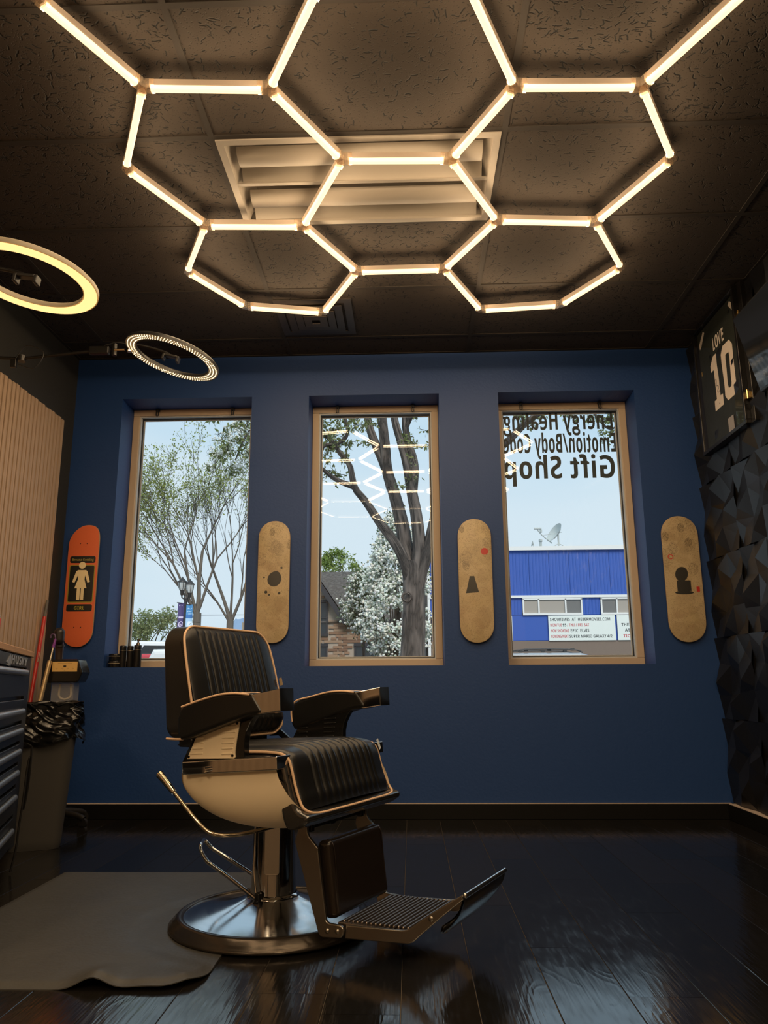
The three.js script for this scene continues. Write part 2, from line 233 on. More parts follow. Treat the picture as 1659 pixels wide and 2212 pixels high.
{
  const C = chair;
  // base and column
  const ring = mesh('base_ring', lathe([[0.0, 0.0], [0.338, 0.0], [0.343, 0.004], [0.343, 0.010], [0.336, 0.014], [0.335, 0.018], [0.330, 0.021], [0.329, 0.025], [0.322, 0.029], [0.318, 0.036], [0.309, 0.0405], [0.300, 0.0405], [0.296, 0.037], [0.290, 0.030]], 96), M([0.075, 0.062, 0.05], 0.22, { metalness: 0.75 }), C);
  mesh('base_cone', lathe([[0.298, 0.0345], [0.27, 0.0375], [0.22, 0.046], [0.17, 0.057], [0.13, 0.069], [0.1, 0.08], [0.086, 0.088]], 96), brushed, C);
  mesh('column_collar', lathe([[0.078, 0.075], [0.09, 0.08], [0.09, 0.088], [0.08, 0.096]], 48), chrome, C);
  const col = mesh('column', lathe([[0.078, 0.085], [0.0765, 0.1], [0.073, 0.2], [0.071, 0.3], [0.071, 0.33]], 64), chrome, C);
  mesh('column_cover', extr(rrect(0.054, 0.16, 0.01), 0.02, 0.003), chrome, col, [0.035, 0.245, 0.058], [0, 0.5, 0]);
  mesh('column_fin', tube([[-0.03, 0.315, 0.072], [-0.028, 0.25, 0.075], [-0.022, 0.17, 0.082], [-0.006, 0.11, 0.09]], 0.004, 20, 6), chrome, col);
  mesh('piston', cyl(0.05, 0.05, 0.12, 0, 0.36, 0, 40), chrome, C);
  mesh('seat_mount', bx(0.24, 0.02, 0.3, 0.04, 0.348, 0, 0.004), glossBlack, C);
  // pump pedal
  const ped = mesh('pump_pedal', tube([[0.0, 0.086, 0.085], [-0.05, 0.108, 0.083], [-0.117, 0.138, 0.081], [-0.2, 0.173, 0.08], [-0.225, 0.184, 0.08], [-0.262, 0.219, 0.074], [-0.272, 0.229, 0.062], [-0.3, 0.232, 0.02], [-0.326, 0.231, -0.018], [-0.331, 0.226, -0.03], [-0.3, 0.203, -0.032], [-0.262, 0.188, -0.033], [-0.19, 0.16, -0.034], [-0.06, 0.11, -0.036]], 0.0068, 110, 10), chrome, C);
  mesh('pedal_pivot', join([bx(0.022, 0.05, 0.02, 0.002, 0.086, 0.088, 0.006), cyl(0.008, 0.008, 0.03, 0, 0, 0, 16).rotateX(Math.PI / 2).translate(0.002, 0.08, 0.09)]), glossBlack, ped);
  // shell under the seat
  const bot = new THREE.SplineCurve([[-0.17, 0.47], [-0.145, 0.418], [-0.1, 0.378], [-0.04, 0.35], [0.03, 0.336], [0.11, 0.333], [0.2, 0.342], [0.27, 0.362], [0.315, 0.39]].map((a) => new THREE.Vector2(...a)));
  const shellAt = (t, ph, k = 1) => { const b = bot.getPoint(t), top = 0.503 + (b.x + 0.12) * 0.062, c = Math.cos(ph), s = Math.sin(ph), hw = 0.328 * (1 - 0.12 * Math.pow(1 - t, 6)) * k; const y = top - (top - b.y) * Math.pow(Math.abs(s), 0.62) * k, xm = 0.232 + Math.max(0, 0.52 - y) * 0.66; return [-0.17 + (b.x + 0.17) * (xm + 0.17) / 0.485, y, hw * Math.sign(c) * Math.pow(Math.abs(c), 0.42)]; };
  mesh('seat_shell', grid((u, v) => shellAt(0.1 + 0.9 * u, v * Math.PI), 40, 48), tanMetal, C);
  mesh('shell_rear_cover', join([grid((u, v) => shellAt(0.115 * u, v * Math.PI, 1.006), 6, 48), grid((u, v) => { const p = shellAt(0, v * Math.PI, 1.006), q = shellAt(0, (1 - v) * Math.PI, 1.006); return [p[0], mixn(p[1], q[1], 0), mixn(p[2], 0, u)]; }, 4, 48)]), tanDark, C);
  mesh('shell_lid', bx(0.40, 0.012, 0.6, 0.06, 0.508, 0).rotateZ(0), glossBlack, C);
  // side rails
  for (const s of [1, -1]) {
    const r = mesh('side_rail', bx(0.372, 0.04, 0.085, 0, 0, 0, 0.004), chrome, C, [0.06, 0.5365, s * 0.3025], [0, 0, 0.083]);
    mesh('rail_knob', cyl(0.009, 0.009, 0.02, 0, 0, 0, 16).rotateX(Math.PI / 2), chrome, r, [-0.083, -0.006, s * 0.05]);
  }
  // seat: channelled cushion that rolls over its front edge
  const top = new THREE.SplineCurve([[-0.13, 0.572], [-0.03, 0.577], [0.08, 0.583], [0.17, 0.586], [0.215, 0.583], [0.247, 0.570], [0.263, 0.545], [0.274, 0.51], [0.289, 0.465], [0.305, 0.435], [0.318, 0.418]].map((a) => new THREE.Vector2(...a)));
  const seams = []; for (let i = 0; i < 11; i++) seams.push(-0.195 + i * 0.039);
  const groove = (z, d, w) => { let g = 0; for (const s of seams) { const q = Math.abs(z - s) / w; if (q < 3) g += d * Math.exp(-q * q * 1.6); } return g; };
  const HS = 0.282;
  mesh('seat_cushion', grid((u, v) => {
    const z = (v * 2 - 1) * HS, e = Math.abs(z) / HS, t = u, p = top.getPointAt(clamp(t)), q = top.getTangentAt(clamp(t)), n = [-q.y, q.x];
    const side = e > 0.9 ? 1 - Math.sqrt(Math.max(0, 1 - Math.pow((e - 0.9) / 0.1, 2))) : 0, endF = sstep(0.9, 1, t);
    const out = 0.012 * (1 - e * e) - 0.016 * side - groove(z, 0.0055, 0.0075) * (1 - endF) - 0.012 * endF * endF + 0.004 * Math.sin(Math.PI * ((z - seams[0]) / 0.039)) ** 2 * (Math.abs(z) < 0.195 ? 1 : 0) * (1 - endF);
    return [p.x + n[0] * out, p.y + n[1] * out, z, t * 1.2, z * 2];
  }, 60, 260), leather, C);
  const pan = [[-0.14, 0.558], [0.1, 0.566], [0.2, 0.568], [0.236, 0.557], [0.25, 0.535], [0.262, 0.497], [0.278, 0.452], [0.298, 0.418], [0.33, 0.402], [0.335, 0.394], [0.329, 0.381], [0.29, 0.36], [0.255, 0.366], [0.235, 0.42], [0.22, 0.5], [-0.14, 0.5]];
  mesh('seat_pan', extr(pan, 0.62, 0.012, true, 4).translate(0, 0, -0.31), M([0.12, 0.115, 0.11], 0.16, { metalness: 0.85 }), C);
  const pipe = (pts, z0) => pts.map(([x, y]) => [x, y, z0]);
  const sp = [[-0.12, 0.569], [0.05, 0.574], [0.17, 0.577], [0.225, 0.572], [0.246, 0.558], [0.258, 0.53], [0.27, 0.49], [0.286, 0.448], [0.303, 0.42]];
  mesh('seat_piping', tube([...pipe(sp, 0.284), [0.318, 0.408, 0.272], [0.327, 0.402, 0.24], [0.33, 0.4, 0.1], [0.33, 0.4, -0.1], [0.327, 0.402, -0.24], [0.318, 0.408, -0.272], ...pipe(sp, -0.284).reverse()], 0.0042, 200, 8), pipingTan, C);
  mesh('paper_tag', bx(0.002, 0.036, 0.024), M([0.8, 0.84, 0.86], 0.6), C, [0.258, 0.566, -0.285], [0.15, 0.3, 0.25]).userData.label = 'white paper tag at seat corner';
  // backrest
  const HB = 0.252, yb = 0.6, yt = 0.99, rc = 0.075, rcb = 0.05;
  const yTop = (z) => { const d = Math.abs(z) - (HB - rc); return d > 0 ? yt - rc + Math.sqrt(Math.max(0, rc * rc - d * d)) : yt; };
  const yBot = (z) => { const d = Math.abs(z) - (HB - rcb); return d > 0 ? yb + rcb - Math.sqrt(Math.max(0, rcb * rcb - d * d)) : yb; };
  const frontX = (y) => -0.148 - 0.285 * Math.max(0, y - 0.66) * (1 + 0.45 * Math.max(0, y - 0.8)) - (y < 0.66 ? (0.66 - y) * 0.35 : 0), rearX = (y) => -0.292 - 0.095 * (y - 0.6);
  const bseams = []; for (let i = 0; i < 11; i++) bseams.push(0.172 - i * 0.0335);
  const bz = (v) => { const t = v * 2 - 1; return HB * Math.sin(t * Math.PI / 2) * 0.35 + HB * t * 0.65; };
  mesh('backrest', grid((u, v) => {
    const z = bz(v), y = mixn(yBot(z), yTop(z), u), e = Math.abs(z) / HB, k = 2 * u - 1;
    const d = Math.min(HB - Math.abs(z), yTop(z) - y, y - yBot(z)), rim = 1 - Math.exp(-Math.max(0, d) / 0.012); let g = 0;
    for (const s of bseams) { const q = Math.abs(z - s) / 0.0065; if (q < 3) g += 0.0055 * Math.exp(-q * q * 1.6); }
    return [frontX(y) + 0.022 * rim * (1 - 0.5 * e * e) * (1 - 0.35 * k * k) - g * sstep(0.01, 0.035, d), y, z, z * 2, y * 2];
  }, 70, 280), leather, C);
  const outl = []; { const N = 120; for (let i = 0; i <= N; i++) { const z = bz(i / N); outl.push([yTop(z), z]); } for (let i = N; i >= 0; i--) { const z = bz(i / N); outl.push([yBot(z), z]); } }
  mesh('backrest_case', join([grid((u, v) => { const [y, z] = outl[Math.round(v * (outl.length - 1))], r = u < 0.8 ? 0 : 1 - Math.sqrt(1 - ((u - 0.8) / 0.2) ** 2), k = 1 - 0.045 * r; return [mixn(frontX(y), rearX(y), u), 0.8 + (y - 0.8) * k, z * k, v * 4, u * 0.3]; }, 24, outl.length - 1), grid((u, v) => { const z = bz(v) * 0.955, y0 = 0.8 + (yBot(bz(v)) - 0.8) * 0.955, y1 = 0.8 + (yTop(bz(v)) - 0.8) * 0.955, y = mixn(y0, y1, u); return [rearX(y), y, z, z * 2, y * 2]; }, 20, 60)]), M([0.017, 0.015, 0.013], 0.34, { bumpMap: leatherBump, bumpScale: 0.0004 }), C);
  const oc = []; for (let i = 0; i < outl.length; i += 4) { const [y, z] = outl[i]; oc.push([frontX(y) + 0.003, y, z]); }
  mesh('backrest_piping', tube(oc, 0.0045, 260, 8, true), pipingTan, C);
  { const st = []; for (let i = 0; i < 46; i++) { const y = mixn(0.66, 0.93, i / 45); st.push(bx(0.0016, 0.0036, 0.0016, frontX(y) - 0.012, y, HB + 0.0005)); } mesh('case_stitching', join(st), glossBlack, C); }
  mesh('back_rear_piping', tube([[-0.288, 0.604, 0.246], [-0.24, 0.603, 0.25], [-0.19, 0.606, 0.252], [-0.155, 0.615, 0.253]], 0.004, 20, 8), pipingTan, C);
  mesh('fabric_label', bx(0.012, 0.03, 0.002), tanDark, C, [-0.168, 0.795, -0.256], [0, 0, 0.28]);
  mesh('back_bracket', join([bx(0.09, 0.03, 0.4, -0.23, 0.588, 0, 0.006), bx(0.05, 0.03, 0.12, -0.2, 0.572, -0.1, 0.006)]), glossBlack, C);
  for (const s of [1, -1]) mesh('recline_arm', extr([[-0.22, 0.585], [-0.18, 0.612], [-0.165, 0.61], [-0.1, 0.565], [-0.1, 0.53], [-0.16, 0.53], [-0.135, 0.56], [-0.175, 0.588]], 0.012, 0.002).translate(0, 0, s * 0.262 - 0.006), glossBlack, C);
  // arm supports with louvred plates
  const plateIn = [[-0.126, 0.549], [-0.077, 0.648], [-0.07, 0.651], [0.079, 0.672], [0.083, 0.668], [0.079, 0.645], [0.072, 0.61], [0.068, 0.575], [0.07, 0.562], [0.064, 0.557]];
  const panelOut = [[-0.152, 0.535], [-0.088, 0.652], [0.02, 0.685], [0.13, 0.7], [0.145, 0.695], [0.122, 0.67], [0.106, 0.64], [0.1, 0.61], [0.1, 0.555]];
  for (const s of [1, -1]) {
    const pan2 = mesh('arm_support', extr(panelOut, 0.028, 0.003).translate(0, 0, -0.014), glossBlack, C, [0, 0, s * 0.303]);
    const pl = mesh('side_plate', extr(plateIn, 0.006, 0.002).translate(0, 0, s > 0 ? 0.0135 : -0.0195), tanMetal, pan2);
    const louv = (x0, x1, y, zo) => new THREE.CapsuleGeometry(0.0034, x1 - x0, 4, 8).rotateZ(Math.PI / 2 + 0.07).scale(1, 1, 0.8).translate((x0 + x1) / 2, y, zo);
    const lo = [], li = [];
    for (let k = 0; k < 6; k++) { const y = 0.567 + k * 0.0165, xl = -0.112 + k * 0.0083; if (k < 5) lo.push([xl, -0.062, y]); lo.push([0.018, 0.056 + k * 0.0025, y + 0.004]); }
    for (const [a, b, y] of lo) { mesh('louvre', louv(a, b, y, s > 0 ? 0.0195 : -0.0195), tanMetal, pan2); li.push(louv(a, b, y, -s * 0.0145)); }
    mesh('inner_louvres', join(li), glossBlack, pan2);
    for (const [x, y] of [[-0.117, 0.556], [-0.07, 0.642], [0.074, 0.664], [0.06, 0.566]]) mesh('screw', cyl(0.0042, 0.0035, 0.004, 0, 0, 0, 12).rotateX(Math.PI / 2), screwBlack, pan2, [x, y, s * 0.021]);
    // armrest
    const arm = [[-0.135, 0.63], [-0.122, 0.611], [-0.1, 0.612], [0.0, 0.644], [0.07, 0.667], [0.15, 0.689], [0.2, 0.695], [0.2, 0.71], [0.165, 0.755], [0.12, 0.759], [0.04, 0.758], [-0.04, 0.741], [-0.1, 0.724], [-0.128, 0.71], [-0.138, 0.68]];
    const pad = mesh('armrest_pad', extr(arm, 0.082, 0.013, false, 5).translate(0, 0, -0.041), leather, C, [0, 0, s * 0.325]);
    for (const zz of [1, -1]) mesh('armrest_piping', tube([...(zz * s > 0 ? [] : [[-0.131, 0.64, zz * 0.037], [-0.136, 0.68, zz * 0.038]]), [-0.122, 0.714, zz * 0.039], [-0.04, 0.737, zz * 0.04], [0.04, 0.754, zz * 0.04], [0.1, 0.757, zz * 0.04], [0.152, 0.753, zz * 0.039]], 0.0036, 50, 8), pipingTan, pad);
    const sh = new THREE.Shape(); sh.moveTo(0.149, 0.752); sh.lineTo(0.262, 0.772); sh.lineTo(0.266, 0.705); sh.lineTo(0.195, 0.695); sh.bezierCurveTo(0.165, 0.69, 0.15, 0.715, 0.149, 0.752);
    mesh('armrest_cap', extr(sh, 0.076, 0.003).translate(0, 0, -0.038), chrome, C, [0, 0, s * 0.325]);
  }
  // recline lever
  const lev = mesh('recline_lever', tube([[-0.15, 0.448, 0.348], [-0.1, 0.407, 0.348], [-0.05, 0.366, 0.345], [-0.015, 0.34, 0.338], [0.01, 0.331, 0.33], [0.045, 0.326, 0.3], [0.085, 0.33, 0.24], [0.11, 0.335, 0.16], [0.12, 0.338, 0.1]], 0.006, 90, 10), M([0.55, 0.48, 0.36], 0.1, { metalness: 1 }), C);
  mesh('lever_grip', new THREE.CylinderGeometry(0.0125, 0.009, 0.085, 20).rotateZ(0.885).translate(-0.183, 0.475, 0.348), lev.material, lev);
  // leg rest
  for (const s of [1, -1]) {
    const leg = new THREE.Shape(); leg.moveTo(0.232, 0.362); leg.lineTo(0.262, 0.366); leg.quadraticCurveTo(0.255, 0.335, 0.268, 0.32); leg.lineTo(0.299, 0.292); leg.lineTo(0.331, 0.094); leg.quadraticCurveTo(0.334, 0.086, 0.345, 0.0855); leg.lineTo(0.378, 0.0845); leg.quadraticCurveTo(0.392, 0.083, 0.393, 0.07); leg.quadraticCurveTo(0.392, 0.053, 0.378, 0.05); leg.lineTo(0.322, 0.045); leg.quadraticCurveTo(0.308, 0.046, 0.302, 0.062); leg.lineTo(0.216, 0.3); leg.quadraticCurveTo(0.215, 0.31, 0.222, 0.325);
    const a = mesh('leg_strap', extr(leg, 0.012, 0.0025).translate(0, 0, -0.006), satinBrass, C, [0, 0, s * 0.19]);
    for (const [x, y] of [[0.337, 0.065], [0.372, 0.0675]]) mesh('bolt', lathe([[0, 0.005], [0.004, 0.005], [0.0075, 0.002], [0.0075, 0]], 18).rotateX(s * Math.PI / 2), satinBrass, a, [x, y, s * 0.006]);
    const ft = new THREE.Shape(); ft.moveTo(0.396, 0.0845); ft.lineTo(0.575, 0.0935); ft.quadraticCurveTo(0.597, 0.095, 0.612, 0.107); ft.lineTo(0.672, 0.149); ft.lineTo(0.69, 0.16); ft.lineTo(0.767, 0.207); ft.lineTo(0.772, 0.196); ft.lineTo(0.705, 0.143); ft.lineTo(0.632, 0.082); ft.quadraticCurveTo(0.612, 0.062, 0.595, 0.0605); ft.lineTo(0.392, 0.048);
    const b = mesh('foot_strap', extr(ft, 0.012, 0.0025).translate(0, 0, -0.006), satinBrass, C, [0, 0, s * 0.18]);
    mesh('bolt', lathe([[0, 0.004], [0.003, 0.004], [0.0075, 0.002], [0.0075, 0]], 18).rotateX(s * Math.PI / 2), satinBrass, b, [0.673, 0.136, s * 0.006]);
  }
  const lp = mesh('leg_pad', new RoundedBoxGeometry(0.052, 0.222, 0.345, 5, 0.018), leatherBrown, C, [0.318, 0.2, 0], [0, 0, 0.135]);
  mesh('pad_seam', join([-1, 1].map((s) => tube([[0.006, 0.112, s * 0.155], [0.024, 0.1, s * 0.155], [0.0265, 0, s * 0.155], [0.024, -0.1, s * 0.155]], 0.0018, 24, 6))), leatherBrown, lp);
  mesh('leg_hanger', join([bx(0.02, 0.06, 0.02, 0.25, 0.36, 0.16, 0.004), bx(0.02, 0.06, 0.02, 0.25, 0.36, -0.16, 0.004), bx(0.012, 0.012, 0.36, 0.245, 0.345, 0), bx(0.1, 0.014, 0.03, 0.2, 0.34, 0.02, 0.003).rotateZ(0)]), glossBlack, C);
  const fp = mesh('foot_plate', bx(0.235, 0.012, 0.35, 0.478, 0.0815, 0, 0.003), M([0.2, 0.17, 0.15], 0.25, { metalness: 0.9 }), C, undefined, undefined);
  for (let i = 0; i < 15; i++) mesh('tread_ridge', new THREE.CapsuleGeometry(0.0046, 0.318, 4, 10).rotateX(Math.PI / 2), fp.material, C, [0.375 + i * 0.0152, 0.088 + i * 0.0004, 0]);
  mesh('toe_plate', join([0, 1].map((k) => grid((u, v) => { const z = (v * 2 - 1) * 0.174, e = Math.max(0, Math.abs(z) - 0.11) / 0.064, b = 0.035 * (1 - Math.sqrt(Math.max(0, 1 - e * e))), t = u, x = mixn(0.69 + b * 0.5, 0.772, t) + 0.014 * Math.sin(Math.PI * t) - k * 0.006, y = mixn(0.084 + b, 0.2, t) - 0.004 * Math.sin(Math.PI * t); return [x, y, k ? -z : z]; }, 18, 48))), M([0.1, 0.092, 0.085], 0.12, { metalness: 0.9 }), C);
  mesh('toe_bar', new THREE.CapsuleGeometry(0.0075, 0.335, 5, 12).rotateX(Math.PI / 2), chrome, C, [0.771, 0.203, -0.002]);
}
// ---------------------------------------------------------------- ceiling fittings
{
  const white = M([0.34, 0.3, 0.25], 0.55), x0 = GX[2] + 0.012, x1 = GX[3] - 0.012, z0 = GZ[3] + 0.012, z1 = GZ[4] - 0.012, cx = (x0 + x1) / 2, cz = (z0 + z1) / 2, W = x1 - x0, D = z1 - z0;
  const t = thing('ceiling_troffer', 'unlit cream recessed ceiling light panel with two curved baffles behind the honeycomb light', 'light fixture', [cx, CEIL - 0.004, cz]);
  const f = 0.03; mesh('frame', join([bx(W, 0.012, f, 0, 0, -D / 2 + f / 2), bx(W, 0.012, f, 0, 0, D / 2 - f / 2), bx(f, 0.012, D - 2 * f, -W / 2 + f / 2, 0, 0), bx(f, 0.012, D - 2 * f, W / 2 - f / 2, 0, 0)]), white, t);
  mesh('housing', join([bx(W, 0.004, D, 0, 0.1, 0), bx(W, 0.1, 0.004, 0, 0.05, -D / 2 + 0.004), bx(W, 0.1, 0.004, 0, 0.05, D / 2 - 0.004), grid((u, v) => [-W / 2 + f + 0.055 * u, 0.004 + 0.09 * Math.sqrt(u), (v - 0.5) * (D - 2 * f)], 8, 2), grid((u, v) => [W / 2 - f - 0.055 * u, 0.004 + 0.09 * Math.sqrt(u), (v - 0.5) * (D - 2 * f)], 8, 2)]), white, t);
  for (const k of [-1, 1]) {
    const zc = k * (D / 4 - 0.005), half = D / 4 - 0.012, L = W - 2 * f - 0.05;
    mesh('reflector', grid((u, v) => { const q = v * 2 - 1; return [(u - 0.5) * L, 0.008 + 0.085 * (1 - q * q), zc + q * half]; }, 2, 20), white, t);
    mesh('lamp_baffle', grid((u, v) => { const a = Math.PI * (0.05 + 0.9 * v); return [(u - 0.5) * (L - 0.02), 0.046 - 0.042 * Math.sin(a), zc - Math.cos(a) * 0.062]; }, 2, 18), white, t);
  }
  mesh('centre_rib', bx(W - 2 * f, 0.006, 0.02, 0, 0.006, 0), white, t);
  const v = thing('ceiling_vent', 'dark square stepped ceiling air vent near the blue wall', 'vent', [-0.555, CEIL - 0.006, 0.56]), vm = M([0.045, 0.035, 0.028], 0.45);
  for (const [s, y] of [[0.46, 0], [0.34, -0.012], [0.24, -0.02], [0.14, -0.026]]) { const w = 0.045; mesh('louvre_ring', join([bx(s, 0.005, w, 0, y, -s / 2 + w / 2), bx(s, 0.005, w, 0, y, s / 2 - w / 2), bx(w, 0.005, s - 2 * w, -s / 2 + w / 2, y, 0), bx(w, 0.005, s - 2 * w, s / 2 - w / 2, y, 0)]), vm, v); }
}
// two added, unseen fill panels behind the viewer, put there to light the chair
for (const [x, w] of [[-1.85, 'left'], [0.93, 'right']]) {
  const t = thing('added_fill_panel', `added unseen fill light panel behind the viewer, on the ${w}`, 'light', [x, CEIL - 0.02, 6.1]);
  mesh('panel_frame', join([bx(0.62, 0.03, 0.03, 0, 0, 0.6), bx(0.62, 0.03, 0.03, 0, 0, -0.6), bx(0.03, 0.03, 1.2, 0.295, 0, 0), bx(0.03, 0.03, 1.2, -0.295, 0, 0)]), M([0.7, 0.68, 0.62], 0.5), t);
  mesh('panel_diffuser', bx(0.56, 0.006, 1.17, 0, -0.004, 0), new THREE.MeshStandardMaterial({ color: lin(0.8, 0.75, 0.65), roughness: 0.6, emissive: BAR_GLOW }), t);
  areaLight(LAMP, FILL_PANEL_LIGHT, 0.54, 1.14, new THREE.Vector3(0, -0.02, 0), new THREE.Vector3(0, -1, 0), new THREE.Vector3(1, 0, 0), t);
}
// ---------------------------------------------------------------- ring lamps on wall booms
const blackPlastic = M([0.014, 0.013, 0.012], 0.4), blackMetal = M([0.02, 0.019, 0.018], 0.3, { metalness: 0.5 });
function ringLamp(label, c, n, bare) {
  const r0 = 0.186, r1 = 0.23, t = thing('ring_light', label, 'light', c); t.userData.group = 'ring lights on booms from the left wall';
  t.quaternion.setFromUnitVectors(new THREE.Vector3(0, -1, 0), V(n).normalize());
  mesh('ring_housing', lathe([[r0 - 0.004, 0], [r0 - 0.004, 0.014], [r0 + 0.006, 0.022], [r1 - 0.006, 0.022], [r1 + 0.004, 0.014], [r1 + 0.004, 0]], 96), bare ? blackPlastic : M([0.35, 0.3, 0.22], 0.5), t);
  if (!bare) mesh('diffuser', lathe([[r1, -0.001], [r1 - 0.004, -0.006], [r0 + 0.004, -0.006], [r0, -0.001]], 96), new THREE.MeshStandardMaterial({ color: lin(0.8, 0.7, 0.5), roughness: 0.6, emissive: RING_GLOW }), t);
  else {
    const board = mesh('led_board', lathe([[r1 + 0.003, 0.002], [r0 - 0.003, 0.002]], 96), M([0.5, 0.42, 0.28], 0.5), t);
    const led = new THREE.MeshStandardMaterial({ color: lin(0.8, 0.7, 0.5), roughness: 0.5, emissive: lin(2.2, 1.75, 1.1) }), g = new THREE.OctahedronGeometry(0.0034, 0), rows = [0.193, 0.208, 0.223], im = new THREE.InstancedMesh(g, led, 3 * 92), m = new THREE.Matrix4(); let k = 0;
    for (const r of rows) for (let i = 0; i < 92; i++) { const a = (i + (r === 0.208 ? 0.5 : 0)) / 92 * 2 * Math.PI; im.setMatrixAt(k++, m.makeTranslation(r * Math.cos(a), 0, r * Math.sin(a))); }
    im.name = 'led_dots'; im.userData.kind = 'stuff'; t.add(im);
  }
  for (let i = 0; i < 10; i++) { const a = (i + 0.5) / 10 * 2 * Math.PI, r = (r0 + r1) / 2; areaLight(LAMP, RING_LIGHT, 0.11, 0.036, new THREE.Vector3(r * Math.cos(a), -0.0075, r * Math.sin(a)), new THREE.Vector3(0, -1, 0), new THREE.Vector3(-Math.sin(a), 0, Math.cos(a)), t); }
  mesh('mount_bar', tube([[-0.225, 0.02, 0.02], [-0.16, 0.03, 0.01], [-0.08, 0.03, 0], [-0.02, 0.02, 0]], 0.007, 20, 8), blackMetal, t);
  mesh('phone_clip', join([bx(0.07, 0.012, 0.03, -0.01, 0.012, 0, 0.004), bx(0.012, 0.03, 0.034, 0.03, 0, 0, 0.003), bx(0.012, 0.03, 0.034, -0.045, 0, 0, 0.003)]), blackPlastic, t);
  return t;
}
const ring1 = ringLamp('large glowing ring light with smooth frosted face at the left picture edge', [-1.32, 2.177, 2.493], [-0.124, -1, 0.034], false);
const ring2 = ringLamp('ring light with bare dotted LEDs near the top of the left window', [-1.167, 2.374, 1.369], [-0.255, -1, 0.052], true);
function boom(label, y, z, xe, ye) {
  const t = thing('boom_arm', label, 'arm', [X0 + 0.034, y, z]); t.userData.group = 'black booms holding the ring lights';
  mesh('wall_plate', bx(0.02, 0.14, 0.08, 0.01, 0, 0, 0.004), blackMetal, t);
  mesh('arm_lower', tube([[0.02, 0, 0], [0.12, -0.008, 0], [0.3, -0.02, 0]], 0.009, 16, 8), blackMetal, t);
  mesh('arm_upper', tube([[0.3, -0.02, 0], [xe - X0 - 0.22, ye - y - 0.004, 0]], 0.008, 8, 8), blackMetal, t);
  mesh('knuckle', join([cyl(0.022, 0.022, 0.03, 0.3, -0.02, 0, 16), bx(0.03, 0.045, 0.02, 0.27, -0.05, 0.012, 0.004)]), blackMetal, t);
  mesh('head_clamp', join([bx(0.1, 0.04, 0.03, xe - X0 - 0.17, ye - y, 0, 0.006), cyl(0.012, 0.012, 0.06, xe - X0 - 0.09, ye - y - 0.002, 0.01, 12)]), blackMetal, t);
  mesh('clamp_screw', join([cyl(0.006, 0.006, 0.05, 0, 0, 0, 10).rotateZ(Math.PI / 2).translate(xe - X0 - 0.06, ye - y - 0.006, 0.02), cyl(0.013, 0.011, 0.03, xe - X0 - 0.012, ye - y, 0.01, 12)]), M([0.75, 0.62, 0.4], 0.25, { metalness: 1 }), t);
  mesh('cable', tube([[0.28, -0.03, 0.02], [0.33, 0.04, 0.02], [0.42, 0.0, 0.02], [0.38, -0.08, 0.02], [0.3, -0.06, 0.02]], 0.0025, 40, 6), blackPlastic, t);
  mesh('cable', tube([[xe - X0 - 0.14, ye - y + 0.02, 0.015], [xe - X0 - 0.08, ye - y + 0.035, 0.015], [xe - X0 - 0.02, ye - y + 0.026, 0.01]], 0.003, 20, 6), blackPlastic, t);
}
boom('black jointed boom arm holding the dotted ring light', 2.415, 1.36, -1.405, 2.43);
boom('black jointed boom arm holding the frosted ring light', 2.2, 2.5, -1.56, 2.215);
// ---------------------------------------------------------------- slatted wood panel
{
  const t = thing('slat_panel', 'vertical brown wood slat panel on the dark left wall', 'wall panel', [X0 + 0.003, 0, 0]);
  const z0 = 0.2, z1 = 6.6, y0 = 0.12, y1 = 2.485;
  mesh('felt_backing', bx(0.008, y1 - y0, z1 - z0, 0.004, (y0 + y1) / 2, (z0 + z1) / 2), M([0.012, 0.011, 0.01], 0.95), t);
  const wood = [0, 1, 2].map((k) => dataTex(128, 512, (u, v) => { const g = fbm(u * 24, v * 3, 24, 3, 4, 100 + k), l = fbm(u * 5, v * 2, 5, 2, 2, 140 + k); const s = 0.78 + 0.34 * (0.6 * g + 0.4 * l); return [0.74 * s, 0.63 * s, 0.52 * s]; }, true));
  const mats = wood.map((m) => new THREE.MeshPhysicalMaterial({ map: m, roughness: 0.55 })), g = bx(0.018, y1 - y0, 0.033, 0, 0, 0, 0.0015), P = 0.045;
  for (let k = 0; z0 + k * P < z1 - 0.03; k++) mesh('slat', g, mats[(k * 7 + (k >> 1)) % 3], t, [0.017, (y0 + y1) / 2 + ((k * 13) % 5 - 2) * 0.0015, z0 + 0.017 + k * P]);
}
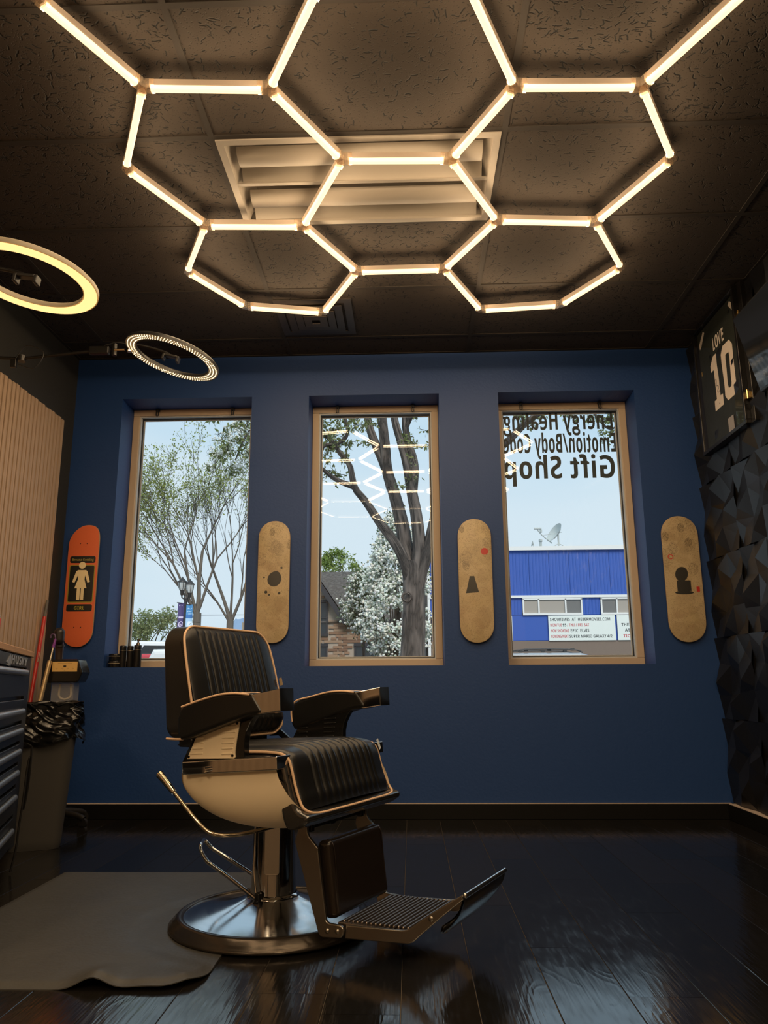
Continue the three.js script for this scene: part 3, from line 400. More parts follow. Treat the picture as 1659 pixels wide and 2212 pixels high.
// ---------------------------------------------------------------- faceted black wall panels
{
  const t = thing('faceted_wall_panelling', 'black faceted 3D panels covering the right wall', 'wall panel', [X1, 0, 0]);
  const TW = 0.5, TH = 0.48, satin = M([0.0075, 0.0075, 0.0082], 0.36);
  function tile(seed) {
    const q = mulberry(seed), N = 3, hz = TW / N, hy = TH / N, pos = [];
    const H = []; for (let j = 0; j <= N; j++) { H[j] = []; for (let i = 0; i <= N; i++) H[j][i] = [i * hz + (i > 0 && i < N ? (q() - 0.5) * 0.05 : 0), j * hy + (j > 0 && j < N ? (q() - 0.5) * 0.05 : 0), (i % N === 0 || j % N === 0) ? ((i + j) % 2 ? 0.026 : 0.005) : 0.006 + 0.04 * q()]; }
    const tri = (a, b, c) => { for (const p of [a, c, b]) pos.push(-p[2], p[1], p[0]); };
    for (let j = 0; j < N; j++) for (let i = 0; i < N; i++) { const a = H[j][i], b = H[j][i + 1], c = H[j + 1][i + 1], d = H[j + 1][i], m = [(a[0] + b[0] + c[0] + d[0]) / 4 + (q() - 0.5) * 0.075, (a[1] + b[1] + c[1] + d[1]) / 4 + (q() - 0.5) * 0.075, (i + j) % 2 ? 0.044 + 0.014 * q() : 0.0 + 0.012 * q()]; tri(a, b, m); tri(b, c, m); tri(c, d, m); tri(d, a, m); }
    const g = new THREE.BufferGeometry(); g.setAttribute('position', new THREE.Float32BufferAttribute(pos, 3)); g.setAttribute('uv', new THREE.Float32BufferAttribute(new Float32Array(pos.length / 3 * 2), 2)); g.computeVertexNormals(); return g;
  }
  const tiles = [11, 12, 13].map(tile);
  for (let j = 0; j < 6; j++) for (let k = 0; k < 8; k++) mesh('panel_tile', tiles[(j * 2 + k) % 3], satin, t, [-0.004, 0.095 + j * TH, k * TW]);
}
// ---------------------------------------------------------------- framed jersey and screen on the right wall
{
  const zc = 0.548, yc = 2.572, W = 0.63, H = 0.82, t = thing('framed_jersey', 'black framed dark green sports jersey lettered LOVE 10 on the right wall', 'picture', [1.835, yc, zc], -Math.PI / 2);
  const wood = M([0.012, 0.011, 0.011], 0.25), fw = 0.022, D = 0.045;
  for (const s of [-1, 1]) { mesh('frame_rail', bx(W, fw, D, 0, s * (H / 2 - fw / 2), -D / 2, 0.003), wood, t); mesh('frame_rail', bx(fw, H - 2 * fw, D, s * (W / 2 - fw / 2), 0, -D / 2, 0.003), wood, t); }
  mesh('backing_board', bx(W - 0.01, H - 0.01, 0.006, 0, 0, -D + 0.004), M([0.02, 0.02, 0.02], 0.8), t);
  const art = canvasTex(768, 1000, (g, w, h) => {
    g.fillStyle = '#20251c'; g.fillRect(0, 0, w, h);
    const q = mulberry(5); for (let i = 0; i < 5200; i++) { g.fillStyle = `rgba(${q() < 0.5 ? '0,0,0' : '80,90,70'},0.06)`; g.fillRect(q() * w, q() * h, 2, 3); }
    g.fillStyle = '#e9dccb'; g.beginPath(); g.moveTo(20, 96); g.lineTo(120, 22); g.lineTo(150, 40); g.lineTo(60, 128); g.lineTo(26, 140); g.fill(); g.beginPath(); g.moveTo(w - 20, 96); g.lineTo(w - 110, 22); g.lineTo(w - 140, 44); g.lineTo(w - 60, 128); g.lineTo(w - 28, 140); g.fill();
    g.fillStyle = '#efe3d4'; g.textAlign = 'center'; g.save(); g.translate(w / 2 + 10, 262); g.scale(0.78, 1.25); g.font = 'bold 118px sans-serif'; g.fillText('LOVE', 0, 0); g.restore();
    const num = (x, draw) => { g.save(); g.translate(x, 300); draw(); g.restore(); };
    g.fillStyle = '#e8dacb';
    num(205, () => { g.beginPath(); g.moveTo(70, 0); g.lineTo(128, 0); g.bezierCurveTo(118, 120, 138, 180, 128, 260); g.lineTo(130, 350); g.lineTo(176, 352); g.lineTo(176, 440); g.lineTo(10, 440); g.lineTo(10, 356); g.lineTo(56, 352); g.bezierCurveTo(48, 250, 62, 170, 54, 110); g.lineTo(0, 112); g.lineTo(0, 56); g.closePath(); g.fill(); });
    num(420, () => { g.beginPath(); g.moveTo(46, 0); g.lineTo(166, 0); g.lineTo(212, 52); g.bezierCurveTo(204, 170, 220, 260, 212, 390); g.lineTo(166, 440); g.lineTo(46, 440); g.lineTo(0, 390); g.bezierCurveTo(8, 260, -8, 170, 0, 52); g.closePath(); g.fill(); g.fillStyle = '#20251c'; g.beginPath(); g.moveTo(78, 84); g.lineTo(72, 120); g.bezierCurveTo(80, 200, 66, 260, 72, 330); g.lineTo(82, 356); g.lineTo(130, 356); g.lineTo(140, 330); g.bezierCurveTo(132, 260, 146, 190, 140, 112); g.lineTo(132, 84); g.closePath(); g.fill(); });
    g.strokeStyle = '#24242c'; g.lineWidth = 4; g.beginPath(); g.moveTo(262, 505); g.bezierCurveTo(276, 470, 300, 520, 282, 540); g.bezierCurveTo(262, 560, 318, 548, 316, 575); g.bezierCurveTo(314, 600, 268, 578, 290, 606); g.bezierCurveTo(306, 620, 318, 612, 322, 600); g.stroke();
    g.fillStyle = '#2a2a2a'; g.fillRect(300, 700, 14, 8);
    g.fillStyle = '#c4a05a'; g.fillRect(14, 330, 12, 36);
  });
  mesh('jersey', grid((u, v) => [(u - 0.5) * (W - 0.05), (v - 0.5) * (H - 0.05), -0.03 + 0.005 * fbm(u * 4, v * 5, 64, 64, 3, 9), u, v], 40, 50), M(0xffffff, 0.75, { map: art, bumpMap: dataTex(128, 128, (u, v) => fbm(u * 6, v * 9, 6, 9, 4, 21)), bumpScale: 0.006 }), t).userData.label = 'dark green jersey lettered LOVE with number 10';
  mesh('glass_front', new THREE.PlaneGeometry(W - 2 * fw, H - 2 * fw), paneGlass, t, [0, 0, -0.006]);
  mesh('certificate_card', bx(0.075, 0.1, 0.002), M([0.36, 0.33, 0.31], 0.35), t, [0.09, -0.345, -0.018]);
  for (const y of [0.215, -0.255]) mesh('brass_clasp', join([bx(0.03, 0.042, 0.024, W / 2 + 0.012, y, -0.02, 0.004), cyl(0.008, 0.008, 0.05, W / 2 + 0.024, y, -0.014, 12)]), M([0.85, 0.55, 0.2], 0.22, { metalness: 1 }), t);
  mesh('side_box', bx(0.045, H, 0.05, W / 2 + 0.024, 0, -0.055, 0.003), wood, t);
  const tv = thing('television', 'dark flat screen tilted down on the right wall, cut by the picture edge', 'television', [1.763, 2.434, 1.51], -Math.PI / 2);
  const body = new THREE.Euler(0.245, 0, 0);
  const bz = mesh('bezel', bx(0.74, 0.42, 0.03, 0, 0, 0, 0.006), M([0.01, 0.01, 0.011], 0.3), tv); bz.rotation.copy(body);
  mesh('screen', bx(0.722, 0.398, 0.004, 0, 0.002, 0.0145), M([0.012, 0.014, 0.017], 0.06), bz);
  mesh('wall_mount', join([bx(0.2, 0.2, 0.02, 0, 0, -0.11), bx(0.03, 0.03, 0.1, 0, 0.05, -0.06), bx(0.03, 0.03, 0.1, 0, -0.05, -0.06)]), blackMetal, tv);
}
// ---------------------------------------------------------------- skateboard decks on the front wall
function deckShape(W, L, skew = 0) { const s = new THREE.Shape(), r = W / 2, h = L / 2; s.moveTo(-r, -h + r * 1.12); s.bezierCurveTo(-r, -h + r * 0.35, -r * 0.5, -h, 0, -h); s.bezierCurveTo(r * 0.5, -h, r, -h + r * 0.35, r, -h + r * 1.12); s.lineTo(r, h - r * 1.12); s.bezierCurveTo(r, h - r * (0.35 - skew * 0.3), r * (0.5 + skew * 0.35), h, skew * r * 0.35, h); s.bezierCurveTo(-r * (0.5 - skew * 0.1), h, -r, h - r * (0.35 + skew * 0.7), -r, h - r * 1.12 - skew * r * 0.4); return s; }
function deck(label, x, y, L, W, art, opt = {}) {
  const t = thing('skateboard_deck', label, 'skateboard deck', [x, y, 0.0], 0, 'skateboard decks hung on the blue wall');
  const g = extr(deckShape(W, L, opt.skew || 0), 0.011, 0.0015), p = g.attributes.position, uv = g.attributes.uv, nseg = p.count;
  for (let i = 0; i < nseg; i++) { const px = p.getX(i), py = p.getY(i), e = Math.max(0, Math.abs(py) - L * 0.36) / (L * 0.14); p.setZ(i, p.getZ(i) + 0.022 + 0.012 * (px / (W / 2)) ** 2 * -0.35 - 0.0085 * e * e); uv.setXY(i, px / W + 0.5, py / L + 0.5); }
  g.computeVertexNormals();
  mesh('deck_board', toCreasedNormals(g, 0.6), [M(0xffffff, 0.42, { map: art }), M([0.42, 0.3, 0.17], 0.6)], t);
  if (opt.skew) for (const [a, b] of [[0.022, 0.27], [-0.022, 0.27], [0.022, -0.27], [-0.022, -0.27]]) mesh('truck_hole', cyl(0.0028, 0.0028, 0.003, 0, 0, 0, 10).rotateX(Math.PI / 2), M([0.01, 0.008, 0.008], 0.8), t, [a, b * L / 0.79, 0.0325]);
  mesh('hanger', bx(0.05, 0.3, 0.022, 0, 0, 0.011), blackPlastic, t);
  return t;
}
function speckled(seed, draw) {
  return canvasTex(256, 1000, (g, w, h) => {
    const q = mulberry(seed); g.fillStyle = '#bda986'; g.fillRect(0, 0, w, h);
    for (let i = 0; i < 60; i++) { g.fillStyle = `rgba(${q() < 0.5 ? '128,104,70' : '214,190,146'},${0.05 + 0.07 * q()})`; g.beginPath(); g.ellipse(q() * w, q() * h, 20 + 60 * q(), 30 + 90 * q(), q() * 3, 0, 7); g.fill(); }
    const blots = []; for (let i = 0; i < 9; i++) blots.push([q() * w, q() * h * 0.5, 20 + 45 * q()]); blots.push([w * 0.5, 20, 80]);
    for (let i = 0; i < 14000; i++) { let x = q() * w, y = q() * h, a = 0.6; if (q() < 0.45) { const b = blots[Math.floor(q() * blots.length)], r = b[2] * Math.sqrt(q()), f = q() * 6.28; x = b[0] + r * Math.cos(f); y = b[1] + r * 1.5 * Math.sin(f); a = 0.8; } g.fillStyle = `rgba(52,42,30,${a * q()})`; const s = 0.8 + 1.8 * q(); g.fillRect(x, y, s, s); }
    g.strokeStyle = 'rgba(70,55,35,0.35)'; g.lineWidth = 1; for (let i = 0; i < 6; i++) { g.beginPath(); let x = q() * w, y = q() * h; g.moveTo(x, y); for (let k = 0; k < 6; k++) { x += (q() - 0.4) * 22; y += (q() - 0.3) * 30; g.lineTo(x, y); } g.stroke(); }
    draw(g, w, h, q);
  });
}
const ink = '#2c2b29';
deck('speckled gold skateboard deck with a dark splash, left of the middle window', -0.873, 1.437, 0.785, 0.206, speckled(3, (g, w, h) => { g.fillStyle = ink; g.beginPath(); g.moveTo(100, 440); g.bezierCurveTo(150, 400, 180, 420, 190, 470); g.bezierCurveTo(196, 520, 150, 560, 110, 540); g.bezierCurveTo(70, 520, 74, 470, 100, 440); g.fill(); for (const [x, y, r] of [[70, 590, 12], [96, 612, 8], [176, 600, 10], [190, 392, 9], [52, 470, 7]]) { g.beginPath(); g.arc(x, y, r, 0, 7); g.fill(); } }));
deck('speckled gold skateboard deck with a dark wedge and one red dot', 0.416, 1.432, 0.79, 0.214, speckled(8, (g, w, h) => { g.fillStyle = ink; g.beginPath(); g.moveTo(84, 470); g.lineTo(118, 470); g.lineTo(150, 600); g.lineTo(52, 608); g.closePath(); g.fill(); g.fillStyle = '#b8332c'; g.beginPath(); g.arc(202, 270, 28, 0, 7); g.fill(); }));
deck('speckled gold skateboard deck with small red marks, at the far right', 1.717, 1.43, 0.797, 0.23, speckled(14, (g, w, h) => { g.fillStyle = ink; g.beginPath(); g.ellipse(118, 470, 44, 58, 0.2, 0, 7); g.fill(); g.fillRect(80, 520, 96, 84); g.beginPath(); g.ellipse(126, 616, 64, 14, 0, 0, 7); g.fill(); g.strokeStyle = '#c03630'; g.lineWidth = 6; g.beginPath(); g.arc(52, 330, 17, 0, 7); g.stroke(); g.fillStyle = '#c03630'; g.fillRect(212, 570, 22, 40); }));
deck('orange skateboard deck with a black panel, cream female figure symbol and the word GIRL', -2.12, 1.424, 0.79, 0.202, canvasTex(384, 1500, (g, w, h) => {
  g.fillStyle = '#dc6a40'; g.fillRect(0, 0, w, h); const rr2 = (x, y, ww, hh, r) => { g.beginPath(); g.roundRect(x, y, ww, hh, r); g.fill(); };
  g.fillStyle = '#1d1f1f'; rr2(34, 394, 316, 84, 24); g.fillStyle = '#9a8a34'; rr2(32, 500, 322, 466, 28); g.fillStyle = '#1d1f1f'; rr2(44, 512, 298, 442, 20); rr2(34, 986, 316, 86, 24);
  g.textAlign = 'center'; g.fillStyle = '#a89a52'; g.font = 'bold 40px serif'; g.fillText('Breana Geering', w / 2, 450, 270); g.fillStyle = '#b5a83c'; g.font = 'bold 58px sans-serif'; g.fillText('GIRL', w / 2, 1050, 160);
  g.fillStyle = '#f0dcae'; g.beginPath(); g.arc(w / 2, 506, 43, 0, 7); g.fill();
  g.beginPath(); const P = [[-50, 566], [50, 566], [68, 580], [108, 712], [78, 722], [44, 632], [40, 680], [72, 790], [42, 790], [42, 930], [4, 930], [4, 790], [-6, 790], [-6, 930], [-46, 930], [-46, 790], [-78, 790], [-42, 680], [-46, 632], [-82, 722], [-112, 712], [-70, 580]]; P.forEach(([x, y], i) => i ? g.lineTo(w / 2 + x, y) : g.moveTo(w / 2 + x, y)); g.closePath(); g.fill();
}), { skew: 0.5 });
// ---------------------------------------------------------------- floor mat
{
  const t = thing('floor_mat', 'dark grey rubber anti-fatigue mat with curled front edge under the barber chair', 'mat', [0, 0, 0]);
  const xa = -1.51, xb = -0.575, za = 1.36, zb = 2.66, cx = -0.48, cz = 2.07;
  const at = (u, v, topSide) => {
    let x = mixn(xa, xb, u), z = mixn(za, zb, v); const rc = 0.12, dx = Math.max(0, x - (xb - rc)), dz = Math.max(0, z - (zb - rc)); if (dx > 0 && dz > 0) { const d = Math.hypot(dx, dz); if (d > 0) { const k = rc * Math.max(dx, dz) / d / Math.max(dx, dz); const s = Math.max(dx, dz) * k / rc; x = xb - rc + dx * s; z = zb - rc + dz * s; } }
    const r = Math.hypot(x - cx, z - cz), edge = Math.min(u / 0.035, (1 - u) / 0.035, v / 0.03, (1 - v) / 0.03, 1);
    let lift = 0; const f = sstep(0.86, 1, v); lift += f * 0.03 * Math.exp(-(((x + 0.86) / 0.05) ** 2)) + f * 0.012 * Math.exp(-(((x + 0.7) / 0.1) ** 2)) + f * sstep(0.88, 1, u) * 0.012;
    const h = (topSide ? 0.0025 + 0.0095 * sstep(0, 1, edge) : 0) + lift; const y = topSide ? mixn(0.006, h, sstep(0.4, 0.47, r)) : lift;
    return [x, y, z, x * 2, z * 2];
  };
  const skirt = (pa) => grid((u, v) => { const [a, b] = pa(u), q = at(a, b, v > 0.5); return q; }, 60, 1);
  const rub = M([0.055, 0.053, 0.048], 0.55, { bumpMap: dataTex(256, 256, (u, v) => 0.5 * fbm(u * 8, v * 8, 8, 8, 4, 61) + 0.5 * fbm(u * 64, v * 64, 64, 64, 2, 62)), bumpScale: 0.0012, roughnessMap: dataTex(256, 256, (u, v) => 0.75 + 0.25 * fbm(u * 7, v * 7, 7, 7, 4, 66)) });
  mesh('mat_sheet', join([grid((u, v) => at(u, 1 - v, true), 120, 140), skirt((s) => [s, 1]), skirt((s) => [1, s]), skirt((s) => [s, 0]), skirt((s) => [0, s])]), rub, t);
}
// ---------------------------------------------------------------- tool chest with its bottle and cord
{
  const t = thing('tool_chest', 'black metal tool chest with silver drawer handles and wooden top at the left picture edge', 'tool chest', [-1.702, 0, 1.443], -1.2387);
  const W = 1.3, D = 0.46, y0 = 0.126, y1 = 0.915, enamel = M([0.011, 0.012, 0.014], 0.32), alu = M([0.5, 0.53, 0.56], 0.3, { metalness: 0.9 });
  mesh('cabinet', bx(W, y1 - y0, D - 0.02, W / 2, (y0 + y1) / 2, D / 2 + 0.01, 0.004), enamel, t);
  const topTex = dataTex(512, 128, (u, v) => { const g = fbm(u * 5, v * 30, 5, 30, 4, 301), s = 0.75 + 0.4 * g; return [0.72 * s, 0.54 * s, 0.34 * s]; }, true);
  mesh('wood_top', bx(W + 0.01, 0.024, D + 0.02, W / 2, y1 + 0.012, D / 2, 0.003), M(0xffffff, 0.5, { map: topTex }), t);
  mesh('corner_post', bx(0.125, y1 - y0, 0.012, 0.0625, (y0 + y1) / 2, 0.006, 0.003), enamel, t);
  for (const [a, b, hy] of [[0.745, 0.862, 0.845], [0.645, 0.738, 0.687], [0.563, 0.638, 0.609], [0.477, 0.556, 0.525], [0.388, 0.47, 0.441], [0.268, 0.38, 0.345], [0.14, 0.26, 0.215]]) {
    const d = mesh('drawer', bx(W - 0.15, b - a - 0.006, 0.014, 0.13 + (W - 0.15) / 2, (a + b) / 2, 0.004, 0.003), enamel, t);
    mesh('drawer_handle', new THREE.CapsuleGeometry(0.0125, W - 0.32, 4, 12).rotateZ(Math.PI / 2).scale(1, 1, 0.8), alu, d, [0.19 + (W - 0.3) / 2, hy, -0.012]);
  }
  const plate = mesh('badge_panel', bx(W - 0.15, 0.046, 0.014, 0.13 + (W - 0.15) / 2, 0.889, 0.004, 0.003), enamel, t);
  const txt = textShape('HUSKY', 0.028, 0.002); { const b = txt.boundingBox; txt.translate(-b.min.x, 0, 0).scale(0.42 / (b.max.x - b.min.x), 1.15, 1).rotateY(Math.PI).translate(0.585, 0.874, -0.004); }
  mesh('badge_lettering', txt, M([0.55, 0.57, 0.6], 0.35, { metalness: 0.7 }), plate).userData.label = 'silver raised letters HUSKY';
  mesh('badge_emblem', extr([[0.6, 0.898], [0.615, 0.908], [0.63, 0.9], [0.645, 0.894], [0.665, 0.884], [0.69, 0.878], [0.672, 0.872], [0.65, 0.874], [0.66, 0.866], [0.64, 0.864], [0.62, 0.868], [0.605, 0.862], [0.598, 0.88]], 0.004, 0).translate(0, 0, -0.006), M([0.45, 0.47, 0.5], 0.35, { metalness: 0.7 }), plate).userData.label = 'silver animal head emblem';
  for (const [x, z] of [[0.07, 0.07], [0.07, D - 0.07], [W - 0.07, 0.07], [W - 0.07, D - 0.07]]) { const c = mesh('caster', cyl(0.05, 0.05, 0.03, 0, 0, 0, 24).rotateX(Math.PI / 2), blackPlastic, t, [x, 0.05, z]); mesh('caster_fork', bx(0.05, 0.07, 0.05, 0, 0.045, 0, 0.004), blackMetal, c); }
  tag(mesh('power_cord', tube([[-1.68, 0.53, 1.41], [-1.686, 0.45, 1.395], [-1.7, 0.37, 1.37], [-1.715, 0.3, 1.35], [-1.73, 0.255, 1.335], [-1.728, 0.285, 1.34], [-1.71, 0.37, 1.365], [-1.695, 0.46, 1.39], [-1.69, 0.485, 1.4], [-1.695, 0.44, 1.403], [-1.7, 0.3, 1.405], [-1.71, 0.2, 1.4], [-1.72, 0.1, 1.39], [-1.74, 0.008, 1.38]], 0.0045, 120, 8), blackPlastic, scene), 'black power cord dangling off the end of the tool chest', 'cord');
  const b = thing('spray_bottle', 'clear bottle with a red label on the tool chest top', 'bottle', [-1.535, 0.94, 2.13]);
  mesh('bottle_body', lathe([[0, 0.001], [0.036, 0.001], [0.039, 0.006], [0.039, 0.07], [0.039, 0.1], [0.03, 0.118], [0.016, 0.13], [0.014, 0.14]], 32), M([0.95, 0.9, 0.8], 0.05, { transmission: 0.9, thickness: 0, ior: 1.45 }), b);
  mesh('label_band', lathe([[0.0396, 0.06], [0.0396, 0.092]], 32), M([0.55, 0.05, 0.035], 0.5), b);
  mesh('bottle_cap', cyl(0.017, 0.016, 0.022, 0, 0.148, 0, 20), M([0.75, 0.68, 0.52], 0.4), b);
}
// ---------------------------------------------------------------- waste bin with bag
{
  const t = thing('waste_bin', 'tall grey waste bin lined with a black bin bag beside the tool chest', 'bin', [-1.93, 0, 0.8], 0.42);
  const prof = (y) => mixn(0.135, 0.18, y / 0.7), sq = (t, k, r = 0.35 * k) => {    // rounded square walked evenly round its edge
    const st = 2 * (k - r), arc = Math.PI * r / 2, per = 4 * (st + arc); let d = (((t % 1) + 1) % 1) * per; const side = Math.floor(d / (st + arc)); d -= side * (st + arc);
    let x, y; if (d < st) { x = k; y = -(k - r) + d; } else { const a = (d - st) / r; x = k - r + r * Math.cos(a); y = k - r + r * Math.sin(a); }
    for (let i = 0; i < side; i++) [x, y] = [-y, x]; return [x, y]; };
  mesh('bin_body', join([grid((u, v) => { const y = v * 0.7, [a, b] = sq(u, prof(y) * (v < 0.02 ? 0.96 : 1)); return [a, y + 0.001, -b]; }, 96, 30), extr([0, 1, 2, 3, 4, 5, 6, 7, 8, 9, 10, 11, 12, 13, 14, 15, 16, 17, 18, 19, 20, 21, 22, 23].map((i) => sq(i / 24, 0.13)), 0.004).rotateX(-Math.PI / 2).translate(0, 0.001, 0)]), M([0.045, 0.042, 0.038], 0.5), t);
  const crumple = (a, y) => (fbm(a * 14 + y * 1.6, y * 1.6, 14, 64, 2, 17) - 0.5) * 0.07 - Math.abs(fbm(a * 22 - y * 4, y * 2.5, 22, 64, 2, 19) - 0.5) * 0.06;
  mesh('bin_bag', join([grid((u, v) => { const y = 0.705 - 0.19 * v - 0.02 * Math.sin(u * 25) * v, k = prof(0.7) + 0.014 + crumple(u, v) * sstep(0, 0.1, v) + 0.012 * v, [a, b] = sq(u, k); return [a, y, -b]; }, 240, 40), grid((u, v) => { const k = prof(0.7) + 0.014 - 0.025 * v, [a, b] = sq(u, k); return [a, 0.705 + 0.012 * Math.sin(Math.PI * v) + 0.006 * Math.sin(u * 60) * (1 - v) - 0.16 * v * v, -b]; }, 160, 10)]), M([0.006, 0.006, 0.0065], 0.16), t);
}
// ---------------------------------------------------------------- facial steamer and poles in the corner
{
  const t = thing('facial_steamer', 'black facial steamer with gold control panel and clear tank behind the waste bin', 'steamer', [-2.0, 0, 0.4], 0.1);
  const gl = M([0.01, 0.0095, 0.009], 0.15);
  for (let k = 0; k < 5; k++) { const a = k / 5 * 2 * Math.PI + 0.35, c = Math.cos(a), s = Math.sin(a), leg = mesh('base_leg', taper([[0, 0.1, 0], [c * 0.08, 0.097, s * 0.08], [c * 0.17, 0.082, s * 0.17], [c * 0.19, 0.072, s * 0.19]], 0.022, 0.015, 10, 10), blackPlastic, t); mesh('caster', join([cyl(0.026, 0.026, 0.018, 0, 0, 0.013, 20).rotateX(Math.PI / 2).rotateY(-a), cyl(0.026, 0.026, 0.018, 0, 0, -0.026, 20).rotateX(Math.PI / 2).rotateY(-a), cyl(0.006, 0.006, 0.04, 0, 0.03, 0, 8)]), blackPlastic, leg, [c * 0.185, 0.0265, s * 0.185]); }
  mesh('pole', cyl(0.02, 0.018, 0.6, 0, 0.38, 0, 20), blackMetal, t);
  mesh('water_tank', extr(rrect(0.125, 0.115, 0.012), 0.1, 0.004).translate(0, 0.755, -0.05), M([0.85, 0.83, 0.8], 0.12, { transmission: 0.85, thickness: 0, ior: 1.4 }), t);
  mesh('heating_tube', tube([[-0.03, 0.8, 0], [-0.03, 0.73, 0], [0, 0.715, 0], [0.03, 0.73, 0], [0.03, 0.8, 0]], 0.006, 30, 8), M([0.7, 0.66, 0.6], 0.3), t);
  mesh('tank_base', bx(0.13, 0.02, 0.105, 0, 0.69, 0, 0.004), blackPlastic, t);
  const head = [[-0.105, 0.862], [-0.09, 0.815], [-0.075, 0.808], [0.08, 0.808], [0.093, 0.815], [0.112, 0.866], [0.107, 0.882], [0.085, 0.935], [0.075, 0.94], [-0.08, 0.94], [-0.09, 0.934]];
  mesh('head', extr(head, 0.15, 0.008).translate(0, 0, -0.075), gl, t);
  const lab = canvasTex(512, 220, (g, w, h) => { g.fillStyle = '#d8b06a'; g.fillRect(0, 0, w, h); g.fillStyle = '#5a4522'; g.font = '22px serif'; g.textAlign = 'center'; g.fillText('Professional Facial Steamer', w / 2, 46, 300); g.fillStyle = '#2a2418'; g.fillRect(w / 2 - 28, 84, 56, 38); g.strokeStyle = '#5a4522'; g.lineWidth = 3; for (const x of [92, 210, 318, 424]) { g.beginPath(); g.arc(x, 168, 22, 3.4, 6.1); g.stroke(); g.fillRect(x - 3, 166, 6, 8); } g.font = '13px sans-serif'; g.fillText('MIN', w / 2, 196); });
  mesh('control_panel', bx(0.14, 0.056, 0.003), [0, 1, 2, 3, 4, 5].map((k) => k === 4 ? M(0xffffff, 0.35, { map: lab }) : M([0.4, 0.3, 0.15], 0.4)), t, [0.012, 0.898, 0.0755]).userData.label = 'gold control panel with dials';
  mesh('steam_arm', taper([[-0.06, 0.93, -0.03], [-0.062, 1.0, -0.03], [-0.064, 1.05, -0.02], [-0.06, 1.09, 0.0]], 0.021, 0.027, 16, 16), M([0.03, 0.018, 0.014], 0.25), t);
  mesh('steam_nozzle', join([new THREE.CapsuleGeometry(0.03, 0.04, 8, 20).translate(-0.06, 1.075, 0), cyl(0.03, 0.03, 0.014, -0.064, 1.02, -0.03, 20)]), M([0.018, 0.014, 0.013], 0.4), t);
  const pole = (name, label, cat, a, b, r, mat) => { const o = thing(name, label, cat); return [o, mesh('shaft', tube([a, b], r, 4, 14), mat, o)]; };
  const [broom] = pole('broom', 'broom with a red handle leaning in the left corner', 'broom', [-2.2, 0.08, 0.5], [-2.215, 1.2, 0.285], 0.011, M([0.5, 0.028, 0.018], 0.3));
  mesh('handle_grip', tube([[-2.215, 1.19, 0.287], [-2.217, 1.3, 0.262]], 0.009, 4, 12), M([0.1, 0.09, 0.08], 0.6), broom); mesh('hang_loop', tube([[-2.206, 0.985, 0.335], [-2.196, 0.97, 0.35], [-2.198, 0.945, 0.35], [-2.204, 0.93, 0.345]], 0.0025, 16, 6), M([0.6, 0.5, 0.35], 0.6), broom); mesh('broom_head', bx(0.05, 0.09, 0.2, -2.2, 0.048, 0.42, 0.008), blackPlastic, broom);
  const [dust] = pole('duster', 'telescopic duster with gold tube and purple hook in the left corner', 'duster', [-2.14, 0.02, 0.64], [-2.056, 0.93, 0.505], 0.0125, M([0.62, 0.47, 0.27], 0.3, { metalness: 0.7 }));
  mesh('thin_rod', tube([[-2.057, 0.92, 0.506], [-2.048, 1.02, 0.49]], 0.0045, 4, 8), M([0.8, 0.7, 0.55], 0.3, { metalness: 0.6 }), dust); mesh('purple_tip', taper([[-2.05, 1.005, 0.492], [-2.047, 1.03, 0.488], [-2.044, 1.055, 0.484]], 0.009, 0.006, 6, 10), M([0.2, 0.04, 0.28], 0.4), dust); mesh('tip_hook', tube([[-2.044, 1.055, 0.484], [-2.053, 1.08, 0.484], [-2.071, 1.078, 0.484], [-2.073, 1.06, 0.484]], 0.004, 16, 8), M([0.09, 0.05, 0.12], 0.4), dust);
}
// ---------------------------------------------------------------- styling products on the left window sill
{
  const can = M([0.009, 0.009, 0.01], 0.22), band = M([0.35, 0.3, 0.22], 0.4), sill = WY0 + 0.0005;
  const tin = (label, x, y, z) => { const t = thing('pomade_tin', label, 'tin', [x, y, z], 0, 'styling products on the window sill'); mesh('tin_body', lathe([[0, 0], [0.041, 0], [0.043, 0.003], [0.043, 0.024]], 36), can, t); mesh('tin_lid', lathe([[0.044, 0.024], [0.0445, 0.027], [0.0445, 0.04], [0.042, 0.043], [0, 0.043]], 36), can, t); mesh('rim_band', lathe([[0.0448, 0.0255], [0.0448, 0.0285]], 36), band, t); };
  tin('black round pomade tin at the bottom of the stack on the left sill', -1.895, sill, -0.062); tin('black round pomade tin on top of another on the left sill', -1.893, sill + 0.0435, -0.064); tin('black round pomade tin standing behind the stacked tins on the left sill', -1.87, sill, -0.16);
  const bot = (label, x, z, r, h, nozzle) => { const t = thing('product_bottle', label, 'bottle', [x, sill, z], 0, 'styling products on the window sill'); mesh('bottle_body', lathe([[0, 0], [r - 0.002, 0], [r, 0.003], [r, h - 0.03]], 28), can, t); mesh('bottle_cap', lathe([[r - 0.001, h - 0.028], [r - 0.001, h - 0.004], [r - 0.004, h], [0, h]], 28), can, t); mesh('cap_ring', lathe([[r + 0.0004, h - 0.032], [r + 0.0004, h - 0.029]], 28), M([0.6, 0.55, 0.45], 0.25, { metalness: 0.8 }), t); if (nozzle) mesh('spray_nozzle', join([cyl(0.014, 0.009, 0.018, 0, h + 0.008, 0, 18), cyl(0.006, 0.006, 0.022, 0, h + 0.026, 0, 12), bx(0.02, 0.009, 0.009, 0.006, h + 0.032, 0, 0.002)]), M([0.16, 0.13, 0.1], 0.25, { metalness: 0.7 }), t); };
  bot('black product bottle next to the tins on the left sill', -1.846, -0.055, 0.0225, 0.138); bot('black product bottle second from the tins on the left sill', -1.799, -0.055, 0.021, 0.136); bot('black spray bottle with pointed nozzle on the left sill', -1.751, -0.055, 0.0255, 0.14, true);
}
